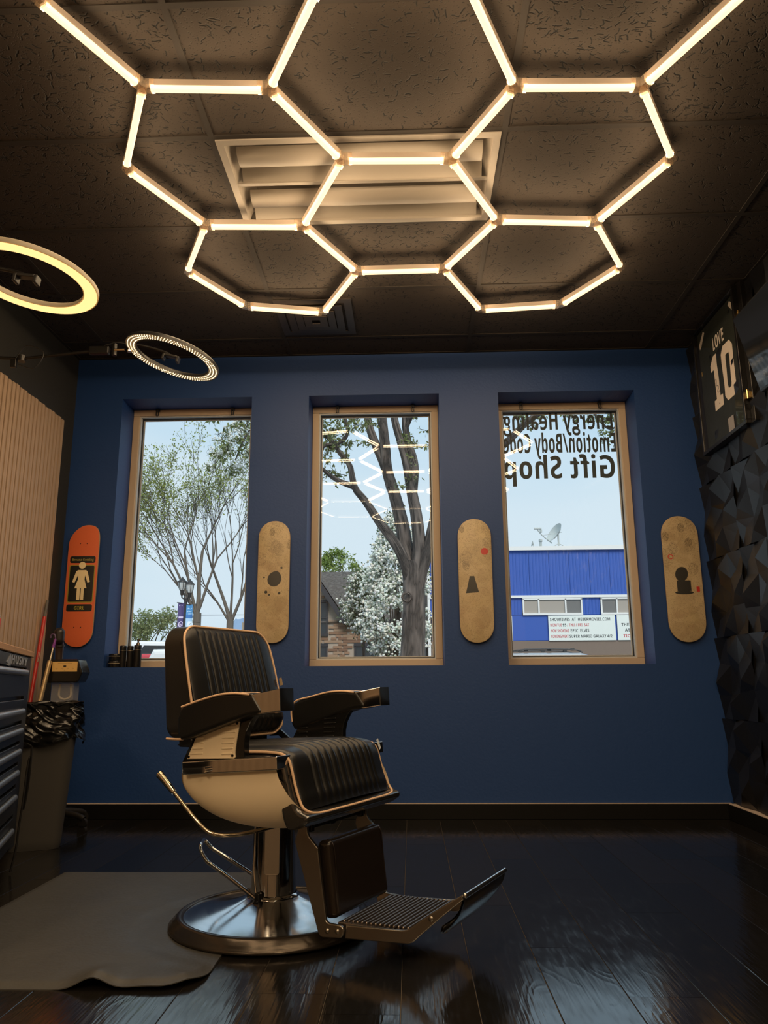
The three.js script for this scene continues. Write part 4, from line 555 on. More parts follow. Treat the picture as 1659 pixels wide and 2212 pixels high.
// ---------------------------------------------------------------- the street outside
const GY = -0.15;
struct('street', bx(400, 0.1, 420, 0, GY - 0.05, -210.5), M([0.09, 0.09, 0.092], 0.9));
struct('pavement', bx(60, 0.12, 5.4, 0, GY + 0.0, -3.05), M([0.32, 0.31, 0.29], 0.9));
const barkH = (u, v) => { const r = fbm(v * 12 + 1.2 * fbm(v * 4, u * 4, 4, 4, 2, 3), u * 3, 12, 3, 4, 201); return Math.pow(Math.abs(r - 0.5) * 2, 0.55); };     // fissures run along the limb
const barkBump = dataTex(256, 128, barkH), barkTone = (c) => dataTex(256, 128, (u, v) => { const k = 0.45 + 0.85 * barkH(u, v); return c.map((q) => q * k); }, true); barkBump.repeat.set(2, 1);
const barkMap = barkTone([0.42, 0.385, 0.36]); barkMap.repeat.set(2, 1);
const barkDark = M(0xffffff, 0.9, { map: barkMap, bumpMap: barkBump, bumpScale: 0.02 }), barkGrey = M([0.13, 0.115, 0.095], 0.9, { bumpMap: barkBump, bumpScale: 0.01 });
const leafMat = (c) => new THREE.MeshPhysicalMaterial({ color: lin(...c), roughness: 0.75, transmission: 0.35, thickness: 0, side: THREE.DoubleSide });
const leafGeo = (() => { const g = new THREE.BufferGeometry(); g.setAttribute('position', new THREE.Float32BufferAttribute([0, 0, 0, 0.22, 0.45, 0.06, 0, 0.5, 0, -0.22, 0.45, 0.06, 0, 1, 0.02], 3)); g.setAttribute('uv', new THREE.Float32BufferAttribute(new Float32Array(10), 2)); g.setIndex([0, 1, 2, 0, 2, 3, 2, 1, 4, 2, 4, 3]); g.computeVertexNormals(); return g; })();
function scatter(name, parent, geo, mat, spots, size, tint) {      // spots: [x, y, z]; uncountable leaves and blossom
  const im = new THREE.InstancedMesh(geo, mat, spots.length), m = new THREE.Matrix4(), q = new THREE.Quaternion(), e = new THREE.Euler(), c = new THREE.Color();
  spots.forEach((p, i) => { const s = size[0] + (size[1] - size[0]) * rnd(); e.set(rnd() * 6.28, rnd() * 6.28, rnd() * 6.28); q.setFromEuler(e); m.compose(V(p), q, new THREE.Vector3(s, s, s)); im.setMatrixAt(i, m); if (tint) { const k = 1 - tint * rnd(); im.setColorAt(i, c.setRGB(k * (0.9 + 0.2 * rnd()), k, k * (0.85 + 0.2 * rnd()))); } });
  im.name = name; im.userData.kind = 'stuff'; im.castShadow = im.receiveShadow = true; parent.add(im); return im;
}
// the big street tree in front of the middle window
{
  const z = -5.5, t = thing('street_tree', 'large forked street tree with dark bark just outside the middle window', 'tree', [0, 0, z]);
  const P3 = (l, z0, z1) => l.map(([x, y], i) => [x, y, mixn(z0, z1, i / (l.length - 1))]);
  mesh('trunk', join([taper([[0.02, GY, 0], [0.02, 0.5, 0], [0.02, 1.1, 0], [0.05, 1.7, 0], [0.05, 2.1, 0], [0.05, 2.3, 0], [0.05, 2.42, 0]], 0.19, 0.14, 24, 16), new THREE.TorusGeometry(0.055, 0.018, 8, 16).translate(-0.05, 1.92, 0.15)]), barkDark, t);
  const limbs = [[P3([[0.02, 2.0], [-0.03, 2.28], [-0.13, 2.55], [-0.24, 2.72], [-0.38, 2.9], [-0.6, 3.23], [-0.73, 3.39], [-0.77, 3.56], [-0.8, 3.7], [-0.96, 3.9], [-0.99, 4.0]], 0, 0.45), 0.09, 0.03], [P3([[-0.76, 3.42], [-0.96, 3.48], [-1.11, 3.57], [-1.22, 3.67]], 0.27, 0.6), 0.045, 0.018], [P3([[-0.98, 3.97], [-0.86, 4.04], [-0.82, 4.14], [-0.85, 4.31], [-0.86, 4.62]], 0.44, 0.5), 0.03, 0.012], [P3([[-0.98, 3.97], [-1.11, 3.94], [-1.2, 3.84], [-1.35, 3.78]], 0.44, 0.6), 0.028, 0.01],
    [P3([[0.03, 2.0], [-0.0, 2.35], [-0.05, 2.6], [-0.1, 2.96], [-0.21, 3.42], [-0.31, 3.76], [-0.37, 3.93], [-0.47, 4.17], [-0.57, 4.48], [-0.62, 4.9]], 0, -0.3), 0.12, 0.045], [P3([[-0.24, 3.5], [-0.31, 3.8], [-0.33, 4.1], [-0.37, 4.51], [-0.41, 5]], -0.14, -0.2), 0.085, 0.065], [P3([[0.07, 2.0], [0.1, 2.35], [0.13, 2.6], [0.1, 3.02], [0.03, 3.42], [-0.02, 3.75], [-0.11, 4.09], [-0.17, 4.3], [-0.24, 4.7]], 0, 0.3), 0.105, 0.042], [P3([[0.05, 3.3], [0.08, 3.75], [-0.01, 4.09], [-0.04, 4.36], [0.03, 4.8]], 0.13, 0.35), 0.065, 0.035], [P3([[-0.03, 4.25], [0.06, 4.4], [0.29, 4.57], [0.52, 4.75]], 0.28, 0.5), 0.04, 0.02],
    [P3([[0.08, 1.95], [0.14, 2.25], [0.22, 2.48], [0.29, 2.7], [0.35, 2.95], [0.42, 3.2], [0.59, 3.54], [0.83, 3.74], [1.1, 3.86], [1.32, 3.98], [1.62, 4.27], [1.96, 4.5], [2.22, 4.68]], 0, 0.4), 0.105, 0.03], [P3([[2.18, 4.66], [2.41, 4.53], [2.56, 4.28], [2.71, 4.11], [2.91, 4.24]], 0.39, 0.5), 0.025, 0.01], [P3([[-0.95, 3.92], [-1.4, 4.35], [-1.9, 4.4], [-2.2, 4.1], [-2.33, 3.75]], 0.43, 0.5), 0.035, 0.01], [P3([[-1.75, 4.42], [-2.2, 4.5], [-2.55, 4.75]], 0.48, 0.5), 0.022, 0.01]];
  for (const [p, a, b] of limbs) mesh('limb', taper(p, a, b, 28, 10), barkDark, t);
  const twigs = [], leaves = [], bloom = [];
  for (const [x, y, r, n, w] of [[-1.05, 4.25, 0.42, 48, 0], [-1.3, 4.0, 0.2, 14, 0], [-0.6, 4.45, 0.2, 12, 0], [-1.15, 3.55, 0.17, 7, 0], [-0.92, 3.72, 0.16, 6, 0], [-0.8, 3.95, 0.14, 4, 0], [0.3, 4.42, 0.26, 14, 0], [0.08, 3.9, 0.16, 4, 0], [0.02, 3.45, 0.12, 3, 0], [0.2, 3.95, 0.12, 3, 0], [-2.3, 4.4, 0.3, 26, 0], [-2.32, 3.95, 0.3, 30, 1], [-2.35, 3.6, 0.15, 5, 1], [-2.62, 4.3, 0.15, 5, 0], [1.5, 4.42, 0.26, 12, 0], [2.0, 4.52, 0.25, 9, 0], [2.4, 4.42, 0.25, 8, 0], [2.72, 4.25, 0.2, 8, 0], [2.88, 3.98, 0.18, 7, 0], [0.75, 4.6, 0.25, 8, 0]])
    for (let k = 0; k < n; k++) {
      const a = rnd() * 6.28, q = r * Math.sqrt(rnd()), o = [x + q * Math.cos(a), y + q * Math.sin(a), 0.5 + rr(-0.4, 0.4)], b = rnd() * 6.28, L = rr(0.1, 0.24), e = [o[0] + L * Math.cos(b), o[1] + L * Math.abs(Math.sin(b)) * 0.8, o[2] + rr(-0.1, 0.1)], m = [(o[0] + e[0]) / 2 + rr(-0.02, 0.02), (o[1] + e[1]) / 2 + 0.02, (o[2] + e[2]) / 2];
      twigs.push(taper([o, m, e], 0.006, 0.003, 4, 4));
      for (let i = 0; i < 20; i++) { const s = rnd(); leaves.push([mixn(o[0], e[0], s) + rr(-0.03, 0.03), mixn(o[1], e[1], s) + rr(-0.03, 0.03), mixn(o[2], e[2], s) + rr(-0.03, 0.03)]); }
      if (w) for (let i = 0; i < 16; i++) bloom.push([e[0] + rr(-0.06, 0.06), e[1] + rr(-0.06, 0.06), e[2] + rr(-0.06, 0.06)]);
    }
  mesh('twigs', join(twigs), barkDark, t).userData.kind = 'stuff';
  scatter('foliage', t, leafGeo, leafMat([0.26, 0.3, 0.1]), leaves, [0.05, 0.085], 0.5);
  scatter('blossom', t, new THREE.IcosahedronGeometry(0.5, 0), M([0.72, 0.74, 0.7], 0.8), bloom, [0.016, 0.03]);
}
// trees that branch upwards from a trunk
function grow(out, tips, p, d, len, r, lvl, o) {
  const n = 4, pts = [p.toArray()], q = p.clone(), dir = d.clone();
  for (let i = 0; i < n; i++) { dir.x += rr(-1, 1) * o.wob; dir.z += rr(-1, 1) * o.wob; dir.y += o.up; dir.normalize(); q.addScaledVector(dir, len / n); pts.push(q.toArray()); if (lvl <= 1) tips.push([q.clone(), dir.clone()]); }
  const r1 = lvl ? r * 0.56 : r * 0.45; out.push([pts, r, r1, lvl]);
  if (!lvl) { tips.push([q.clone(), dir.clone()]); return; }
  const kids = lvl >= o.lv - 1 ? 3 : (rnd() < 0.55 ? 3 : 2);
  for (let k = 0; k < kids; k++) { const a = k / kids * 6.28 + rr(-0.6, 0.6), s = o.spread * rr(0.6, 1.15), e = dir.clone(), side = new THREE.Vector3(Math.cos(a), 0, Math.sin(a) * 0.8); e.addScaledVector(side, s).normalize(); const at = k === 0 ? q : V(pts[2 + Math.floor(rnd() * 3)]); grow(out, tips, at.clone(), e, len * rr(0.66, 0.86), r1 * rr(0.7, 0.9), lvl - 1, o); }
}
function bareTree(label, base, trunkTop, r, o, leafC, group) {
  const t = thing('bare_tree', label, 'tree', [base[0], GY, base[2]], 0, group), out = [], tips = [], h = trunkTop - GY;
  const tr = taper([[0, 0, 0], [rr(-0.03, 0.03), h * 0.5, 0], [0.02, h, 0]], r * 1.12, r * 0.92, 8, 10); mesh('trunk', tr, barkGrey, t);
  for (const [dx, dy, dz, k, s] of o.stems) grow(out, tips, new THREE.Vector3(0.01, h - rr(0.02, 0.2), 0), new THREE.Vector3(dx, dy, dz).normalize(), o.len * k, r * s, o.lv, o);
  const big = out.filter((b) => b[3] >= o.lv - 1), small = out.filter((b) => b[3] < o.lv - 1);
  for (const [p, a, b] of big) mesh('limb', taper(p, a, b, 10, 7), barkGrey, t);
  mesh('twigs', join(small.map(([p, a, b, l]) => taper(p, Math.max(0.006, a), Math.max(0.004, b), 4, l ? 5 : 4))), barkGrey, t).userData.kind = 'stuff';
  const sp = []; for (const [p] of tips) for (let i = 0; i < o.leaves; i++) sp.push([p.x + rr(-0.14, 0.14), p.y + rr(-0.1, 0.14), p.z + rr(-0.14, 0.14)]);
  scatter('foliage', t, leafGeo, leafMat(leafC), sp, o.leaf, 0.4); return t;
}
bareTree('tall budding tree with fine upright branches, behind the street lamp in the left window', [-6.38, 0, -18], 2.9, 0.125, { len: 1.75, lv: 4, spread: 0.42, wob: 0.08, up: 0.03, leaves: 5, leaf: [0.06, 0.11], stems: [[-0.5, 1, 0.1, 1, 0.45], [0.02, 1, -0.1, 1.15, 0.6], [-0.25, 1, 0.2, 1.1, 0.42], [0.3, 1, 0.1, 1, 0.4], [-0.75, 0.9, 0, 0.9, 0.36]] }, [0.36, 0.42, 0.11], 'budding trees across the street');
bareTree('thin nearly leafless tree on the right in the left window', [-5.62, 0, -19], 2.75, 0.115, { len: 1.6, lv: 4, spread: 0.4, wob: 0.09, up: 0.03, leaves: 1, leaf: [0.05, 0.09], stems: [[-0.25, 1, 0, 1.1, 0.55], [0.35, 1, 0.1, 1.1, 0.5], [0.05, 1, -0.1, 1.2, 0.42], [-0.6, 0.8, 0.1, 0.9, 0.35]] }, [0.24, 0.28, 0.1], 'budding trees across the street');
bareTree('small hazy green tree low in the corner of the left window', [-8.75, 0, -20.5], 1.3, 0.09, { len: 0.8, lv: 3, spread: 0.55, wob: 0.1, up: 0.02, leaves: 6, leaf: [0.08, 0.14], stems: [[-0.3, 1, 0, 1, 0.6], [0.35, 1, 0.1, 1, 0.6], [0, 1, -0.1, 1, 0.5]] }, [0.42, 0.48, 0.22]);
// round bushy trees
function bushyTree(name, label, base, crown, leafC, sizes, bloomN, leafN, r = 0.1) {
  const t = thing(name, label, 'tree', [base[0], GY, base[2]]), [cx, cy, rx, ry] = crown, lim = [];
  mesh('trunk', taper([[0, 0, 0], [0, (cy - ry - GY) * 0.7, 0], [cx - base[0], cy - GY, 0]], r, r * 0.5, 10, 8), barkDark, t);
  const spot = () => { for (;;) { const y = rr(-1, 1), w = Math.sqrt(Math.max(0, 1 - y * y)) * (y > 0 ? 1 - 0.45 * y : 1), a = rnd() * 6.28, q = Math.pow(rnd(), 0.35) * w; return [cx - base[0] + rx * q * Math.cos(a), cy - GY + ry * y, rx * 0.7 * q * Math.sin(a)]; } };
  for (let k = 0; k < 26; k++) { const e = spot(); lim.push(taper([[0, (cy - ry - GY) * 0.8 + k * 0.02, 0], [e[0] * 0.5, mixn(cy - ry - GY, e[1], 0.5) + 0.1, e[2] * 0.5], e], r * 0.3, 0.01, 8, 5)); }
  mesh('limbs', join(lim), barkDark, t);
  const cl = []; for (let k = 0; k < 170; k++) cl.push(spot());
  const pts = (n, s) => { const o = []; for (let i = 0; i < n; i++) { const c = cl[i % cl.length]; o.push([c[0] + s * (rnd() + rnd() - 1), c[1] + s * (rnd() + rnd() - 1) * 0.8, c[2] + s * (rnd() + rnd() - 1)]); } return o; };
  if (leafN) scatter('foliage', t, leafGeo, leafMat(leafC), pts(leafN, 0.34), sizes, 0.5);
  if (bloomN) scatter('blossom', t, new THREE.IcosahedronGeometry(0.5, 0), M([0.78, 0.8, 0.76], 0.85), pts(bloomN, 0.27), [0.045, 0.085], 0.12);
  return t;
}
bushyTree('blossom_tree', 'spring tree covered in white blossom behind the forked street tree', [-0.38, 0, -16], [-0.36, 3.05, 1.0, 2.3], [0.1, 0.15, 0.06], [0.06, 0.12], 9500, 4200, 0.12);
bushyTree('blossom_tree', 'lower green and white flowering tree beside the brick house', [-1.35, 0, -17.5], [-1.4, 3.15, 0.55, 0.85], [0.13, 0.19, 0.08], [0.06, 0.12], 1300, 3600, 0.06);
bushyTree('green_tree', 'bright yellow-green tree rising behind the brick house roof', [-4.1, 0, -38], [-4.2, 6.3, 2.1, 1.9], [0.3, 0.42, 0.08], [0.12, 0.24], 0, 7000, 0.15);
// brick house with a gable
{
  const t = thing('brick_house', 'brown brick house with grey shingle roof and black trim, seen in the middle window', 'house', [0, 0, -28]);
  const trim = M([0.02, 0.022, 0.028], 0.5), slope = (x) => 3.36 + (-2.79 - x) * 1.49;
  mesh('wall_core', extr([[-7.2, GY], [0.3, GY], [0.3, 3.4], [-2.79, 3.4], [-4.6, 6.05], [-6.4, 3.4], [-7.2, 3.4]], 3, 0).translate(0, 0, -3), M([0.36, 0.3, 0.24], 0.95), t);
  const holes = [[-4.3, -3.5, 2.84, 4.28], [-4.3, -3.5, GY, 2.42], [-2.4, -1.3, GY, 2.42]], bm = [[0.22, 0.13, 0.08], [0.27, 0.165, 0.105], [0.19, 0.11, 0.07], [0.3, 0.2, 0.13]].map((c) => M(c, 0.9)), bw = 0.4, bh = 0.118, geoB = [1, 0.6].map((k) => bx(bw * k - 0.02, bh - 0.016, 0.06));
  let n = 0; for (let j = 0; j < 31; j++) for (let i = 0; i < 9; i++) {
    const y = 1.62 + j * bh, x = -4.28 + i * bw + (j % 2) * bw * 0.5 + ((j * 7 + i * 3) % 5 - 2) * 0.01, lim = y > 3.36 ? -2.9 - (y - 3.36) / 1.49 : -1.0;
    if (x + bw / 2 > lim || holes.some(([a, b, c, d]) => x + bw * 0.5 > a && x - bw * 0.5 < b && y + bh / 2 > c && y - bh / 2 < d) || n >= 290) continue;
    mesh('brick', geoB[(j * 5 + i * 2) % 7 === 0 ? 1 : 0], bm[(j * 3 + i * 5 + (j * i) % 3) % 4], t, [x, y, 0.015]); n++;
  }
  const shingle = dataTex(256, 256, (u, v) => { const r = Math.floor(v * 32), c = Math.floor(u * 24 + (r % 2) * 0.5), h = hash(c, r, 4), s = 0.28 + 0.1 * h; return [s, s * 0.97, s * 0.94]; }, true);
  mesh('roof', grid((u, v) => [mixn(-4.6, 0.5, u), mixn(3.36, 6.0, v), mixn(0.1, -3.2, v), u * 3, v * 2], 2, 2), M(0xffffff, 0.9, { map: shingle }), t);
  mesh('gable_roof', join([extr([[-2.55, 3.2], [-4.6, 6.25], [-6.65, 3.2], [-6.4, 3.2], [-4.6, 5.9], [-2.85, 3.28]], 1.2, 0).translate(0, 0, -0.8)]), trim, t);
  mesh('gable_shingles', grid((u, v) => [mixn(-2.5, -4.6, u), mixn(3.2, 6.3, u), mixn(0.4, -3, v), v * 2, u * 3], 2, 2), M(0xffffff, 0.9, { map: shingle }), t);
  mesh('eave', bx(3.1, 0.16, 0.4, -1.1, 3.36, 0.15), trim, t);
  for (const [a, b, c, d] of holes) { const y0 = Math.max(c, 0.9), w = mesh('house_window', join([bx(b - a, 0.12, 0.12, (a + b) / 2, d, 0.05), bx(b - a, 0.1, 0.14, (a + b) / 2, y0, 0.05), bx(0.07, d - y0, 0.08, a + 0.05, (d + y0) / 2, 0.03), bx(0.07, d - y0, 0.08, b - 0.05, (d + y0) / 2, 0.03), bx(b - a, 0.05, 0.06, (a + b) / 2, (d + y0) / 2, 0.03)]), trim, t); mesh('window_pane', bx(b - a - 0.1, d - y0, 0.02, (a + b) / 2, (d + y0) / 2, 0.012), M([0.02, 0.026, 0.03], 0.08), w); }
}
// blue cinema building
{
  const t = thing('cinema_building', 'bright blue metal-clad cinema building with white trim, seen in the right window', 'building', [0, 0, -26]);
  const blue = M([0.028, 0.095, 0.42], 0.5, { bumpMap: dataTex(64, 4, (u) => { const q = (u * 6) % 1; return q < 0.3 ? 1 : 0; }, false), bumpScale: 0.012 }), white = M([0.75, 0.77, 0.76], 0.6), brown = M([0.2, 0.155, 0.125], 0.8), blind = M([0.36, 0.33, 0.29], 0.7), dark = M([0.16, 0.16, 0.155], 0.35);
  mesh('building_core', bx(13, 6.1, 8, 7.2, 3.0 + GY, -4.1), brown, t);
  for (let x = 0.78; x < 13.6; x += 0.8) mesh('cladding_panel', worldUV(bx(0.79, 1.82, 0.05, x + 0.4, 5.12, 0), 1.25), blue, t);
  for (const [a, b] of [[0.78, 4.44], [6.84, 7.52], [9.9, 13.6]]) mesh('cladding_panel', worldUV(bx(b - a, 0.68, 0.04, (a + b) / 2, 3.78, -0.01), 1.25), blue, t);
  mesh('lower_panel', bx(4.55, 0.99, 0.04, 3.12, 2.93, 0), M([0.028, 0.095, 0.42], 0.5), t);
  mesh('lower_panel', bx(8.2, 0.99, 0.03, 9.5, 2.93, -0.01), M([0.028, 0.095, 0.42], 0.5), t);
  mesh('roof_cap', bx(13, 0.16, 0.2, 7.2, 6.1, 0.05), white, t); mesh('trim_band', bx(13, 0.1, 0.1, 7.2, 4.16, 0.04), white, t); mesh('corner_trim', bx(0.1, 5.2, 0.1, 0.74, 3.5, 0.03), white, t);
  for (const [a, b, cuts] of [[4.46, 6.82, [0.27, 0.72]], [7.54, 9.9, [0.27, 0.72]]]) {
    const w = mesh('strip_window', join([bx(b - a, 0.07, 0.09, (a + b) / 2, 4.07, 0.03), bx(b - a, 0.08, 0.12, (a + b) / 2, 3.46, 0.03), bx(0.06, 0.6, 0.09, a + 0.03, 3.76, 0.03), bx(0.06, 0.6, 0.09, b - 0.03, 3.76, 0.03), ...cuts.map((c) => bx(0.06, 0.6, 0.09, mixn(a, b, c), 3.76, 0.03))]), white, t), ed = [0, ...cuts, 1];
    for (let k = 0; k < 3; k++) mesh('blind', bx((ed[k + 1] - ed[k]) * (b - a) - 0.06, 0.56, 0.02, mixn(a, b, (ed[k] + ed[k + 1]) / 2), 3.76, 0.012), a > 7 && k < 1 || k === 2 ? dark : blind, w);
  }
  mesh('lower_wall', bx(12.9, 2.5, 0.06, 7.2, 1.17, 0.0), brown, t);
  const sign = (lines, w, seed) => canvasTex(1024, 384, (g, W, H) => { g.fillStyle = '#dfe8e4'; g.fillRect(0, 0, W, H); lines.forEach((row, i) => { let x = 22; for (const [s, c, px, wd] of row) { g.fillStyle = c; g.font = 'bold 66px sans-serif'; g.fillText(s, px, 84 + i * 86, wd); } }); });
  const K = '#2a2f33', R = '#b8434a';
  const boards = [[5.44, 8.05, sign([[['SHOWTIMES  AT  HEBERMOVIES.COM', K, 24, 930]], [['MON/TUE', R, 24, 180], ['$5', K, 214, 60], ['/ THU / FRI  SAT', R, 284, 340]], [['NOW SHOWING', R, 30, 280], ['EPIC  ELVIS', K, 330, 290]], [['COMING NEXT', R, 30, 270], ['SUPER MARIO GALAXY 4/2', K, 310, 660]]])], [8.13, 10.74, sign([[['L', K, 430, 60]], [['THE  SPI', K, 60, 390]], [['AT  THE', K, 110, 330]], [['TICKETS ON S', R, 80, 420]]])], [1.5, 4.02, sign([[], [], [], []])]];
  for (const [a, b, tex] of boards) {
    const f = mesh('marquee_board', bx(b - a, 0.98, 0.06, (a + b) / 2, 2.91, 0.05), [0, 1, 2, 3, 4, 5].map((k) => k === 4 ? M(0xffffff, 0.6, { map: tex }) : white), t);
    if (a > 5) f.userData.label = a > 8 ? 'white letter board partly showing THE SPI AT THE' : 'white letter board listing showtimes';
    for (let i = 0; i < 5; i++) mesh('letter_rail', bx(b - a - 0.06, 0.012, 0.015, 0, 0.4 - i * 0.2235, 0.034), M([0.45, 0.48, 0.47], 0.5), f);
  }
  const d = thing('satellite_dish', 'pale satellite dish with feed arm on the blue building roof', 'satellite dish', [6.09, 6.165, -26.3]), grey = M([0.5, 0.55, 0.54], 0.5);
  mesh('mast', join([cyl(0.035, 0.035, 0.7, 0, 0.35, 0, 12), tube([[0, 0.2, 0], [0.3, 0.0, 0.1]], 0.015, 4, 6), tube([[0, 0.2, 0], [-0.3, 0.0, 0.1]], 0.015, 4, 6)]), grey, d);
  const dg = lathe([[0.001, 0], [0.16, 0.02], [0.3, 0.07], [0.43, 0.15], [0.44, 0.15], [0.31, 0.06], [0.16, 0.005], [0.001, -0.015]], 40).scale(1, 1, 1.05).rotateZ(1.05).rotateY(0.35).translate(-0.05, 0.58, 0); mesh('reflector', dg, grey, d);
  mesh('feed_arm', join([tube([[-0.28, 0.2, 0.05], [-0.72, 0.5, 0.3], [-0.9, 0.72, 0.35]], 0.022, 10, 6), tube([[0.1, 0.6, 0.3], [-0.7, 0.48, 0.3]], 0.01, 4, 6)]), grey, d); mesh('feed_horn', join([bx(0.3, 0.07, 0.07, -0.88, 0.76, 0.35, 0.01).rotateZ(0), cyl(0.05, 0.05, 0.12, -0.75, 0.66, 0.33, 12)]), grey, d);
  const v = thing('roof_vent', 'small vent pipe on the blue building roof beside the dish', 'vent', [5.36, 6.165, -26.3]); mesh('pipe', cyl(0.05, 0.05, 0.3, 0, 0.15, 0, 14), grey, v); mesh('cowl', cyl(0.08, 0.07, 0.09, 0, 0.33, 0, 14), grey, v);
  const an = thing('roof_antenna', 'small dish antenna left of the roof vent', 'antenna', [5.06, 6.165, -26.3]); mesh('mast', cyl(0.015, 0.015, 0.2, 0, 0.1, 0, 8), grey, an); mesh('mini_dish', lathe([[0.001, 0], [0.07, 0.02], [0.12, 0.06]], 20).rotateZ(1.3).translate(0, 0.18, 0), grey, an);
}
// street lamp with banners
{
  const t = thing('street_lamp', 'black twin-lantern street lamp hung with a purple and a blue banner', 'street lamp', [-4.97, GY, -12]), iron = M([0.018, 0.02, 0.022], 0.45), Y = (y) => y - GY;
  mesh('post', lathe([[0.13, 0], [0.13, 0.1], [0.08, 0.2], [0.06, 0.9], [0.045, 1.1], [0.035, Y(2.62)], [0.05, Y(2.63)], [0.055, Y(2.68)], [0.02, Y(2.73)], [0.004, Y(2.78)]], 20), iron, t);
  for (const [x, y] of [[-0.1, 2.76], [0.085, 2.7]]) { const L = mesh('lantern', lathe([[0.02, -0.02], [0.035, 0.0], [0.04, 0.07], [0.05, 0.09]], 16), iron, t, [x, Y(y), 0.02 * Math.sign(x)]); mesh('lantern_roof', lathe([[0.105, 0.27], [0.1, 0.29], [0.06, 0.33], [0.045, 0.35], [0.02, 0.37], [0.004, 0.4]], 20), iron, L); mesh('lantern_glass', lathe([[0.05, 0.09], [0.075, 0.16], [0.088, 0.27]], 20), M([0.8, 0.82, 0.8], 0.3, { transmission: 0.5, thickness: 0 }), L); mesh('lantern_ribs', join([0, 1, 2, 3, 4, 5].map((k) => tube([[0.052, 0.09, 0], [0.078, 0.16, 0], [0.091, 0.27, 0]], 0.006, 6, 5).rotateY(k * 1.047))), iron, L); mesh('scroll_arm', tube([[0, -0.02, 0], [-x * 0.1, -0.07, 0], [-x * 0.6, -0.1, 0], [-x, Y(2.62) - Y(y), 0]], 0.016, 12, 6), iron, L); }
  const ban = (x0, x1, y0, y1, tex) => { const b = mesh('banner', grid((u, v) => [mixn(x0, x1, u), mixn(y0, y1, v), 0.02 + 0.015 * Math.sin(u * 5 + v * 3), u, v], 10, 14), M(0xffffff, 0.75, { map: tex, side: THREE.DoubleSide }), t); mesh('banner_rod', tube([[x0 < 0 ? x0 - 0.03 : 0.02, y1 + 0.01, 0.02], [x0 < 0 ? -0.02 : x1 + 0.03, y1 - 0.01, 0.02]], 0.008, 4, 6), iron, b); return b; };
  ban(-0.155, -0.015, Y(1.72), Y(2.57), canvasTex(128, 640, (g, w, h) => { g.fillStyle = '#4a4273'; g.fillRect(0, 0, w, h); g.fillStyle = '#cfc6e2'; for (const x of [22, 68]) { g.beginPath(); g.arc(x + 6, 44, 9, 0, 7); g.fill(); } g.fillRect(20, 224, 92, 32); g.strokeStyle = '#d9cdea'; g.lineWidth = 12; g.beginPath(); g.arc(70, 350, 40, 2.2, 6.9); g.stroke(); g.beginPath(); g.arc(52, 370, 22, 0, 7); g.stroke(); g.fillRect(36, 440, 62, 34); g.fillRect(26, 500, 84, 8); })).userData.label = 'purple banner';
  ban(0.03, 0.175, Y(1.72), Y(2.53), canvasTex(128, 640, (g, w, h) => { g.fillStyle = '#4d8fc4'; g.fillRect(0, 0, w, h); g.fillStyle = '#3b74b4'; g.fillRect(0, 180, w, 60); g.fillStyle = '#a9cbe6'; g.fillRect(0, 240, w, 400); g.strokeStyle = '#d7e8f4'; g.lineWidth = 7; g.beginPath(); g.moveTo(20, 80); g.bezierCurveTo(50, 30, 60, 110, 110, 60); g.moveTo(16, 128); g.bezierCurveTo(60, 90, 60, 150, 112, 108); g.moveTo(40, 160); g.lineTo(112, 160); g.stroke(); g.strokeStyle = '#e9f1f6'; for (let i = 0; i < 9; i++) { g.beginPath(); g.moveTo(10 + i * 14, 420); g.lineTo(50 + i * 9, 290); g.stroke(); } })).userData.label = 'light blue banner';
  mesh('planter_arms', tube([[-0.35, Y(2.15), 0.0], [-0.2, Y(2.15), 0], [-0.06, Y(2.02), 0], [0.06, Y(2.02), 0], [0.16, Y(2.14), 0], [0.34, Y(2.14), 0]], 0.008, 30, 6), iron, t);
}
// vehicles: only roofs show above the sills
function vehicle(name, label, cat, p, turn, side, cabin, colors, rails) {
  const t = thing(name, label, cat, p, turn), [c1, c2] = colors, w = 1.75;
  mesh('body', extr(side, w, 0.06, false, 3).translate(0, 0, -w / 2), M(c1, 0.25, { clearcoat: 1 }), t);
  mesh('cabin', extr(cabin, w * 0.86, 0.09, false, 3).translate(0, 0, -w * 0.43), M(c2, 0.25, { clearcoat: 1 }), t);
  const ys = cabin.map((q) => q[1]), y0 = Math.min(...ys), y1 = Math.max(...ys), m = cabin.reduce((s, q) => s + q[0], 0) / cabin.length;
  for (const s of [1, -1]) for (const k of [-0.5, 0.5]) mesh('side_window', extr(cabin.map(([x, y]) => [m + (x - m) * 0.4 + k * 0.95, mixn(y0 + 0.07, y1 - 0.12, (y - y0) / (y1 - y0))]), 0.02, 0).translate(0, 0, s * w * 0.43 - 0.01), M([0.02, 0.024, 0.026], 0.06), t);
  for (const x of [-1.35, 1.35]) for (const s of [1, -1]) mesh('wheel', cyl(0.34, 0.34, 0.22, 0, 0, 0, 28).rotateX(Math.PI / 2), M([0.012, 0.012, 0.012], 0.7), t, [x, 0.34, s * (w / 2 - 0.12)]);
  if (rails) for (const s of [1, -1]) { const r = mesh('roof_rail', tube([[m - 0.95, y1 + 0.01, s * 0.55], [m - 0.8, y1 + 0.07, s * 0.55], [m + 0.8, y1 + 0.07, s * 0.55], [m + 0.95, y1 + 0.01, s * 0.55]], 0.018, 24, 6), M([0.03, 0.032, 0.035], 0.4), t); for (const k of [-0.5, 0.1, 0.7]) mesh('rack_foot', bx(0.1, 0.06, 0.06, m + k, y1 + 0.09, s * 0.5, 0.01), M([0.03, 0.03, 0.03], 0.5), r); }
  return t;
}
const carSide = [[-2.2, 0.3], [2.2, 0.3], [2.25, 0.7], [2.1, 0.95], [1.2, 1.02], [-2.1, 1.02], [-2.25, 0.8]];
